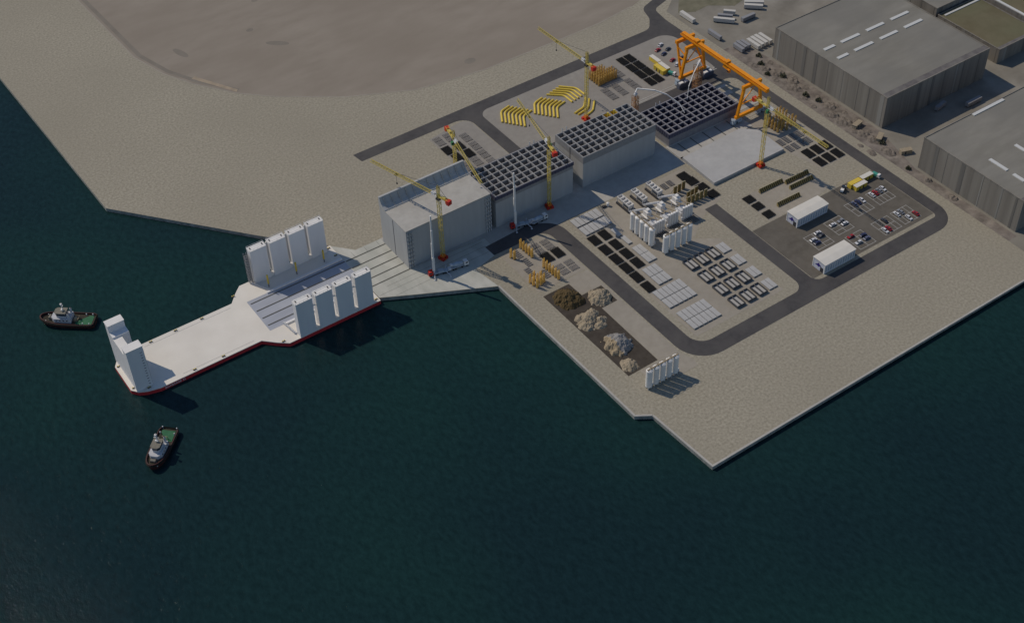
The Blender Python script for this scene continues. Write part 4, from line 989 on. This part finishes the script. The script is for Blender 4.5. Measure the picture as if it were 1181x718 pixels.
# ------------------------------------------------------------------ material heaps
def heap(label, x, y, lobes, mats, seed, cat="heap", nm="material_heap", split=None, res=90):
    rmax = max(abs(l[0]) + l[2] for l in lobes) + .8; rmay = max(abs(l[1]) + l[3] for l in lobes) + .8
    n = res; vv = []; keep = {}
    def H(px_, py_):
        z = -.4
        for lx, ly, rx, ry, h in lobes:
            wob = 1 + .28 * noise.noise(Vector((px_ * .35 + seed, py_ * .35, lx))) + .12 * noise.noise(Vector((px_ * .9, py_ * .9 + seed, ly)))
            d = math.hypot((px_ - lx) / rx, (py_ - ly) / ry) / wob
            if d < 1.15:
                hh = h * (1 - d ** 1.45)
                z = max(z, hh)
        if z > 0: z += min(z, 1) * (.8 * noise.noise(Vector((px_ * .5, py_ * .5, seed))) + .5 * noise.noise(Vector((px_ * 1.2, py_ * 1.2, seed))) + .3 * noise.noise(Vector((px_ * 2.6, py_ * 2.6, seed))))
        return max(z, -.4)
    w = MB()
    for j in range(n + 1):
        for i in range(n + 1):
            px_ = -rmax + 2 * rmax * i / n; py_ = -rmay + 2 * rmay * j / n
            vv.append((px_, py_, H(px_, py_)))
    fs = [[], []]
    for j in range(n):
        for i in range(n):
            a = j * (n + 1) + i; f = (a, a + 1, a + n + 2, a + n + 1)
            if max(vv[q][2] for q in f) > -.3:
                cx_, cy_ = vv[a][0], vv[a][1]
                mi = 1 if split and (cx_ + 1.2 * noise.noise(Vector((cx_ * .5, cy_ * .5, 3)))) < split else 0
                fs[mi].append(f)
    w.v = [tuple(v) for v in vv]
    for mi in (0, 1):
        for f in fs[mi]: w.f.append(f); w.m.append(mi); w.sm.append(True)
    return tag(w.build(nm, mats, None, (x, y, .05)), label, cat)
heap("dark brown soil heap in the storage bay corner", 54.8, -70.0, [(0, 0, 7.2, 7.8, 5.4), (3.6, -4.6, 3.6, 3.6, 3.6), (-1.5, -5.4, 3.2, 3.0, 2.8), (-2, 3, 4.4, 4.4, 3.4)], [M['heap_brown'], M['heap_brown']], 1.3)
heap("cream sand heap in the side bay by the road", 69.3, -79.2, [(0, 0, 6.4, 6.9, 4.6)], [M['heap_cream'], M['heap_cream']], 5.1)
heap("lobed cream sand heap in the middle of the storage bay", 55.0, -89.8, [(-.5, 1.2, 6.0, 5.4, 4.0), (4.2, -3.4, 3.3, 3.1, 2.5), (1.6, -5.8, 3.6, 2.8, 2.2), (-4.2, -2.6, 4.0, 4.6, 2.6), (3.8, 3.6, 3.3, 3.1, 2.5), (-4.0, 3.8, 3.2, 3.2, 2.2)], [M['heap_cream'], M['heap_cream']], 9.7)
heap("big grey crushed stone heap with a tan flank", 55.4, -112.4, [(0, 0, 7.4, 8.0, 5.8)], [M['heap_grey'], M['heap_tan']], 13.2, split=-2.4)
heap("small cream sand heap at the shore end of the bay", 51.2, -127.4, [(0, 0, 4.5, 4.7, 2.7)], [M['heap_cream'], M['heap_cream']], 17.9, res=40)

# ------------------------------------------------------------------ sheds and containers
def shed(label, x0, x1, y0, y1, h):
    cx_, cy_ = (x0 + x1) / 2, (y0 + y1) / 2; a, b_ = (x1 - x0) / 2, (y1 - y0) / 2
    t = thing("office_shed", label, "shed", (cx_, cy_, .05), 0, "white sheds in the car park")
    w = MB(); w.box(-a, a, -b_, b_, 0, h); w.build("wall", M['shed_wall'], t)
    w = MB(); w.extrude_x([(-b_ - .3, h), (b_ + .3, h), (b_ + .3, h + .2), (0, h + .5), (-b_ - .3, h + .2)], -a - .3, a + .3); w.build("roof", M['roof_cream'], t)
    for k in range(13):
        for s_ in (-1, 1):
            w = MB(); xx = -a + .2 + (2 * a - .4) * k / 12; w.box(xx - .14, xx + .14, min(s_ * b_, s_ * (b_ + .12)), max(s_ * b_, s_ * (b_ + .12)), 0, h - .01); w.build("wall_post", M['white'], t)
    for k in range(12):
        xx = -a + .2 + (2 * a - .4) * (k + .5) / 12
        w = MB(); w.box(xx - .55, xx + .55, -b_ - .05, -b_, 1.2, 4.6); w.build("window", M['bluegrey'], t)
    for yy in (-b_ + .25, b_ - .25):
        w = MB(); w.box(-a - .14, -a, yy - .25, yy + .25, 0, h - .01); w.build("corner_post", M['white'], t)
    w = MB(); w.box(-a - .05, -a, -b_ + .9, -b_ + 3.2, 0, 3.0); w.build("door", M['dark'], t)
    w = MB()
    w.add([(-a - .12, y, z) for y, z in ((-.3, 2.7), (-1.9, 3.5), (-.5, 4.1), (.2, 5.0), (.8, 4.0), (2.9, 2.4), (1.0, 2.7), (.3, 2.0))], [tuple(range(8))]); w.build("emblem", M['emblem'], t)
shed("white shed with cream roof and blue gable emblem, nearer the ribbed formwork", 191.7, 214.6, -98.8, -90.3, 6.1)
shed("white shed with cream roof and blue gable emblem, next to the bottom road", 177.0, 199.4, -135.3, -126.4, 6.1)
def container(label, x, y, L_, W, rz, roof, body, z=.05, h=3.0):
    t = thing("container", label, "container", (x, y, z), R(rz), "yellow sided site containers")
    w = MB(); w.box(-L_ / 2, L_ / 2, -W / 2, W / 2, .1, h); w.build("body", M[body], t)
    w = MB(); w.box(-L_ / 2 - .1, L_ / 2 + .1, -W / 2 - .1, W / 2 + .1, h, h + .15); w.build("roof", M[roof], t)
    w = MB()
    n = int(L_ / .9)
    for k in range(n): w.box(-L_ / 2 + .3 + .9 * k, -L_ / 2 + .55 + .9 * k, -W / 2 - .08, -W / 2, .2, h)
    w.build("corrugation", M[body], t)
    w = MB()
    for k in (.28, .6): w.box(-L_ / 2 + L_ * k, -L_ / 2 + L_ * k + .9, -W / 2 - .1, -W / 2 - .08, .2, 2.2)
    w.build("door", M['dark'], t)
container("bright yellow container behind the others at the car park corner", 243.9, -90.6, 8.4, 2.8, 0, 'pipe', 'pipe')
container("cream roofed yellow container in front of the bright yellow one", 245.0, -94.0, 8.6, 2.8, 0, 'roof_cream', 'pipe')
container("cream roofed yellow container nearest the outer road", 253.4, -90.4, 8.6, 2.8, 0, 'roof_cream', 'pipe')
container("cream roofed yellow container in the upper yard, nearer the road", 232.1, 75.2, 8.8, 2.8, 90, 'roof_cream', 'pipe', .15)
container("cream roofed yellow container in the upper yard, nearer the gantry", 231.5, 65.6, 8.8, 2.8, 90, 'roof_cream', 'pipe', .15)
container("bright yellow container with dark doorways beside the cream roofed pair", 227.9, 65.2, 9.4, 3.0, -90, 'pipe', 'pipe', .15)
def small_truck(label, x, y, rz, body, z=.05):
    t = thing("site_vehicle", label, "site vehicle", (x, y, z), R(rz))
    w = MB(); w.box(-2.6, .8, -1.05, 1.05, .7, 2.2); w.build("body", M[body], t)
    w = MB(); w.extrude_y([(.95, .6), (2.7, .6), (2.7, 1.5), (2.3, 2.6), (.95, 2.6)], -1.05, 1.05); cb = w.build("cab", M['white'], t)
    w = MB(); w.box(2.62, 2.72, -.9, .9, 1.55, 2.2); w.build("window", M['glass'], cb)
    truck_wheels(t, (-1.7, 1.8), 2.2, .5)
small_truck("teal backed site vehicle at the end of the containers by the outer road", 259.9, -92.2, -80, 'teal')
small_truck("teal backed site vehicle at the gantry end of the upper containers", 231.6, 57.6, -70, 'teal', .15)
t = thing("wheel_loader", "white wheel loader parked by the yellow containers", "loader", (235.5, -90.0, .05), R(30))
w = MB(); w.box(-2.8, .4, -.9, .9, .8, 2.1); w.build("body", M['white'], t)
w = MB(); w.box(-.6, 1.0, -.8, .8, 2.1, 3.3); w.build("cab", M['glass'], t)
w = MB(); w.beam((.6, 0, 1.6), (3.0, 0, .9), .5); w.extrude_y([(2.8, .2), (4.0, .2), (3.2, 1.3), (2.8, 1.3)], -1.3, 1.3); w.build("bucket_arm", M['pale'], t)
truck_wheels(t, (-1.9, 1.3), 2.4, .75)

# ------------------------------------------------------------------ cars
def car_proto(col):
    t = thing("parked_car", None, "car")
    w = MB(); w.extrude_y([(-2.2, .35), (2.2, .35), (2.25, .75), (1.2, .95), (-1.9, 1.0), (-2.25, .8)], -.88, .88); w.build("body", M['car_' + col], t)
    w = MB(); w.add([(1.15, -.8, .95), (1.15, .8, .95), (-1.8, .8, .98), (-1.8, -.8, .98), (.3, -.62, 1.45), (.3, .62, 1.45), (-1.2, .62, 1.47), (-1.2, -.62, 1.47)],
                    [(0, 1, 5, 4), (1, 2, 6, 5), (2, 3, 7, 6), (3, 0, 4, 7)]); w.build("glasshouse", M['glass'], t)
    w = MB(); w.box(-1.22, .32, -.63, .63, 1.45, 1.5); w.build("roof", M['car_' + col], t)
    for x in (-1.4, 1.4):
        for s_ in (-1, 1):
            w = MB(); w.cyl((x, s_ * .68, .33), (x, s_ * .9, .33), .33, n=10); w.build("wheel", M['rubber'], t)
    return Proto(t)
CARS = {k: car_proto(k) for k in CARC}
gl = "cars in the car park"
for col, x, y, rz, l in (
    ('white', 245.4, -103.0, 90, "white car in the bay block below the containers, next to a red car"), ('red', 248.4, -102.9, 90, "red car in the bay block below the containers"), ('grey', 251.5, -102.8, 90, "grey car between a red and a white one below the containers"), ('white', 254.5, -102.6, -90, "white car in the bay block below the containers, on the road side"),
    ('slate', 231.6, -103.2, 90, "slate blue car in the bay block behind the loader, beside the navy car"), ('navy', 234.6, -103.0, 90, "navy car between a slate and a white car"), ('white', 237.6, -103.1, -90, "white car beside the navy car in the bay block behind the loader"),
    ('white', 244.3, -123.4, 90, "white car at the inner corner of the bay block by the road bend"), ('grey', 247.4, -123.2, 90, "grey car in the bay block by the road bend"), ('white', 247.4, -129.4, -90, "white car facing the bottom road in the bay block by the bend"), ('red', 253.2, -129.2, 90, "red car alone at the corner of the bay block by the road bend"),
    ('white', 228.8, -129.4, -90, "white car beside a red one facing the bottom road"), ('red', 231.6, -129.3, 90, "red car beside a white one facing the bottom road"), ('dark', 234.6, -123.2, 90, "dark car alone in the row behind the red and white pair"),
    ('white', 209.2, -109.0, 0, "white car in the bay block between the two sheds and the loader"), ('grey', 215.2, -109.0, 180, "grey car beside the shed's shadow, above a white car"), ('white', 215.3, -112.0, 0, "white car just below a grey one near the shed's shadow"),
    ('white', 191.6, -112.0, 0, "white car above a navy one between the sheds"), ('navy', 191.6, -115.0, 0, "navy car below a white one between the sheds"), ('dark', 197.4, -112.0, 180, "dark car in the bay block between the sheds"), ('white', 197.6, -109.0, 0, "white car above a dark one between the sheds"),
    ('red', 210.0, -122.0, 180, "red car at the end of the shed next to the bottom road"), ('navy', 216.3, -125.0, 0, "navy car opposite the end of the bottom shed"), ('slate', 216.2, -128.1, 0, "slate blue car below a navy one"), ('white', 210.0, -128.1, 180, "white car beside the end of the bottom shed")):
    CARS[col].place((x, y, .06), R(rz), l, gl)
for col, x, y, rz, l in (('white', 247.2, 88.2, 20, "white car nearest the road in the upper yard"), ('red', 241.9, 84.6, 10, "red car nearer the road in the upper yard"), ('dark', 248.0, 81.6, 15, "dark car in the upper yard beside the gantry"), ('navy', 242.3, 78.9, 15, "navy car in the upper yard"),
                         ('red', 242.2, 70.0, 15, "red car nearer the gantry leg in the upper yard"), ('white', 241.3, 64.6, 35, "white car beside the gantry leg"), ('slate', 248.4, 64.2, 10, "slate car behind the gantry leg"), ('dark', 248.6, 68.6, 10, "dark car behind the gantry leg")):
    CARS[col].place((x, y, .16), R(rz), l, "cars in the upper yard")

# ------------------------------------------------------------------ warehouses
def warehouse(label, x0, x1, y0, y1, h, strips, roofm='wh_roof', edge=None):
    cx_, cy_ = (x0 + x1) / 2, (y0 + y1) / 2; a, b_ = (x1 - x0) / 2, (y1 - y0) / 2
    t = thing("warehouse", label, "warehouse", (cx_, cy_, .05), 0, "warehouses beyond the perimeter road")
    w = MB(); w.box(-a, a, -b_, b_, 0, h); w.build("wall", M['wh_wall'], t)
    w = MB(); w.box(-a + .4, a - .4, -b_ + .4, b_ - .4, h, h + .15); w.build("roof", M[roofm], t)
    w = MB(); ring(w, -a - .1, a + .1, -b_ - .1, b_ + .1, h, h + .55, .5); w.build("parapet", M['wh_wall'], t)
    rw = random.Random(int(x0))
    yy = -b_ + rw.uniform(2, 5)
    while yy < b_ - 3:
        q = rw.uniform(.5, 3); w = MB(); w.box(-a - .1, -a, yy, yy + q, 0, h - .01); w.build("pilaster", M[rw.choice(('wh_wall', 'wh_wall2', 'wh_wall3'))], t); yy += q + rw.uniform(4, 14)
    xx = -a + rw.uniform(2, 5)
    while xx < a - 3:
        q = rw.uniform(.5, 3); w = MB(); w.box(xx, xx + q, -b_ - .1, -b_, 0, h - .01); w.build("pilaster", M[rw.choice(('wh_wall', 'wh_wall2', 'wh_wall3'))], t); xx += q + rw.uniform(4, 14)
    if edge:
        w = MB(); w.box(-a + .5, a - .5, -b_ + .5, -b_ + edge, h + .15, h + .4); w.build("roof_gutter", M['wh_dark'], t)
    for sx0, sx1, sy0, sy1 in strips:
        w = MB(); w.box(sx0 - cx_, sx1 - cx_, sy0 - cy_, sy1 - cy_, h + .15, h + .6); w.build("skylight", M['skylight'], t)
    return t
st = []
for xa, xb in ((302.5, 311.3), (317, 332.6), (339, 354), (360.5, 376)):
    for y in (-1.7, -13.4): st.append((xa, xb, y - 1.1, y + 1.1))
warehouse("long grey warehouse with two rows of white skylights", 296.2, 385, -61.2, 35, 21.6, st, edge=4.5)
warehouse("grey flat warehouse beside the road bend", 285.4, 400, -172, -100.4, 21.2, [(298.3, 300.5, -148.5, -136), (298.3, 300.5, -160.5, -152.8), (320, 322.2, -142.5, -135.5), (324, 350, -103, -101), (298.3, 300.5, -170, -164.5)], edge=2.5)
warehouse("low warehouse with a mossy brown roof behind the skylit one", 404, 441, -55.6, -4.2, 10.2, [(407, 440, -8, -6.6)], roofm='moss', edge=2.6)
warehouse("taller grey block beyond the mossy roof", 404, 470, -2.5, 70, 14.0, [])
warehouse("low far warehouse with a white roof edge", 446, 520, -62, -3.2, 10.5, [(446.9, 448.8, -60, -5)], roofm='moss')

# ------------------------------------------------------------------ things on the urban ground
def trailer(label, x, y, L_, W, rz, h=3.0, mt='trailer'):
    t = thing("box_trailer", label, "trailer", (x, y, -.35), R(rz), "trailers and stores on the lot behind the gantry")
    w = MB(); w.box(-L_ / 2, L_ / 2, -W / 2, W / 2, 1.0, h + .6); w.build("body", M[mt], t)
    w = MB(); w.box(-L_ / 2 + .3, L_ / 2 - .3, -W / 2 + .3, W / 2 - .3, .5, 1.0); w.build("chassis", M['dark'], t)
    w = MB()
    for xx in (-L_ * .3, -L_ * .22, L_ * .3): w.cyl((xx, -W / 2 + .1, .5), (xx, W / 2 - .1, .5), .5, n=10)
    w.build("axle", M['rubber'], t)
trailer("white trailer alone along the verge by the road junction", 281.8, 102.2, 13.5, 2.6, 90)
trailer("long white trailer in front of the parked cluster", 298.7, 84.8, 14, 2.4, -47)
trailer("white trailer at the back of the parked cluster", 308, 90, 8, 2.2, -47)
trailer("grey trailer at an angle beside the cluster", 313.8, 77.8, 11, 2.4, 0, mt='grey_paint')
trailer("white trailer of the pair near the grass, outer one", 328.9, 88.8, 13, 2.4, -39)
trailer("white trailer of the pair near the grass, inner one", 325.7, 85.8, 12.5, 2.4, -43)
trailer("grey trailer in the middle of the parked cluster", 302.3, 87.8, 10, 2.2, -46, mt='grey_paint')
for k, (x, y) in enumerate(((294.9, 51.6), (298.4, 52.0), (301.8, 52.2), (305.4, 52.0))):
    trailer(f"white roofed store in the row by the skylit warehouse, {ORD[k]} from the road", x, y, 11.5, 2.3, 90)
for k, (x, y, l, mt) in enumerate(((284.4, 54, 9, 'grey_paint'), (287.6, 55, 9, 'grey_paint'), (290.6, 54.5, 8, 'grey_paint'), (282.2, 75, 12, 'grey_paint'))):
    trailer(("grey store beside the verge, first of three", "grey store beside the verge, second of three", "grey store beside the verge, next to the white roofed row", "long grey trailer on the verge behind the gantry")[k], x, y, l, 2.2, 90, mt=mt)
trailer("grey trailer parked in the shadow of the skylit warehouse, inner one", 339.7, -67.5, 9, 2.4, 10, mt='grey_paint')
trailer("long grey trailer parked in the shadow of the skylit warehouse, outer one", 359.3, -76.3, 12, 2.4, 0, mt='grey_paint')
rnd = random.Random(3)
def bush(label, x, y, r):
    t = thing("scrub_bush", label, "bush", (x, y, .05), 0, "scrub bushes on the verge")
    w = MB()
    for k in range(260):
        a = rnd.uniform(0, 6.283); el = rnd.uniform(0, 1.4); rr = r * rnd.uniform(.45, 1) * (1 + .3 * math.sin(3 * a))
        c = Vector((rr * math.cos(a) * math.cos(el), rr * math.sin(a) * math.cos(el), .3 + rr * .75 * math.sin(el)))
        d = Vector((rnd.uniform(-1, 1), rnd.uniform(-1, 1), rnd.uniform(-.4, 1))).normalized(); u = d.orthogonal().normalized() * rnd.uniform(.25, .5); v = d.cross(u)
        w.add([c - u, c + v, c + u, c - v], [(0, 1, 2, 3)])
    w.build("foliage", M['scrub'], t)
    w = MB(); w.cyl((0, 0, 0), (0, 0, r * .6), .14, .06, 6); w.build("stem", M['brown'], t)
bl = ["by the warehouse's front corner", "below the warehouse wall", "among the scrap under the warehouse wall", "beside the pale scrap heap", "by the gap between the warehouses", "near the white store row", "at the road side of the verge", "in front of the flat warehouse"]
for k, (x, y, r) in enumerate(((284.8, 33, 2.2), (286.5, 14.5, 2.3), (283.6, -9, 2.4), (286.0, -18, 2.0), (285.8, -72, 2.1), (290, 41, 1.9), (280.4, 22, 1.7), (280.0, -98, 1.7))):
    bush("low dark scrub bush " + bl[k], x, y, r)
sl = ["opposite the gantry girder", "opposite the girder's end", "below the warehouse's first bays", "in the middle of the warehouse front", "opposite the ochre cages", "by the crane jib", "near the warehouse's near corner", "in front of the warehouse gap", "at the end of the warehouse gap", "by the flat warehouse's corner", "along the flat warehouse wall", "opposite the car park corner"]
for k, (x, y, r) in enumerate(((283.5, 28, 3.2), (285.4, 20, 3.6), (288, 7, 3.4), (284, 1, 3.8), (287.2, -26, 3.6), (282.5, -34, 3.4), (283.4, -43, 4.0), (283.5, -58, 3.6), (284.0, -66, 3.8), (282.6, -80, 3.6), (281, -112, 2.2), (280.6, -132, 2.2))):
    o = heap("mottled scrap heap on the verge " + sl[k], x, y, [(0, 0, r, r * 1.4, 1.3), (r * .4, -r * .6, r * .5, r * .6, 1.5)], [M['scrap'], M['scrap']], 21.0 + k, "scrap heap", "scrap_heap", None, 26)
    o['group'] = "scrap heaps along the verge"
for k in range(22):
    y = 36 - 5.6 * k + rnd.uniform(-1.5, 1.5); x = 289.5 + rnd.uniform(-1.5, 1.5) - (5.5 if y < -62 else 0) - (3.2 if y < -98 else 0) + (0 if k % 2 else -9.5 if y > -98 else -2)
    r = rnd.uniform(1.4, 2.6)
    o = heap(f"small mottled scrap heap in the {'line by the warehouse walls' if k % 2 else 'line along the gravel strip'}, {ORD[k // 2]} from the gantry", x, y, [(0, 0, r, r * 1.5, .6)], [M['scrap'], M['scrap']], 40.0 + k, "scrap heap", "scrap_heap", None, 18)
    o['group'] = "small scrap heaps along the verge"
for k, (x, y, a, l) in enumerate(((286.0, -50.8, 12, "pale flat roofed hut by the warehouse's near corner"), (287.5, -68.0, 30, "small pale hut by the gap between the warehouses"), (290.0, -86.5, -20, "pale hut beside the flat warehouse"))):
    t = thing("site_hut", l, "hut", (x, y, .05), R(a), "pale huts on the verge")
    w = MB(); w.box(-3.4, 3.4, -1.4, 1.4, 0, 2.4); w.build("wall", M['heap_cream'], t)
    w = MB(); w.box(-3.6, 3.6, -1.6, 1.6, 2.4, 2.65); w.build("roof", M['heap_cream'], t)
    w = MB(); w.box(-1.2, -.3, -1.46, -1.4, 0, 2.0); w.build("door", M['dark'], t)

for o in scene.objects:
    if o.parent is None and o.get('label') and not 4 <= len(str(o['label']).split()) <= 16: print('LABEL', o['label'])
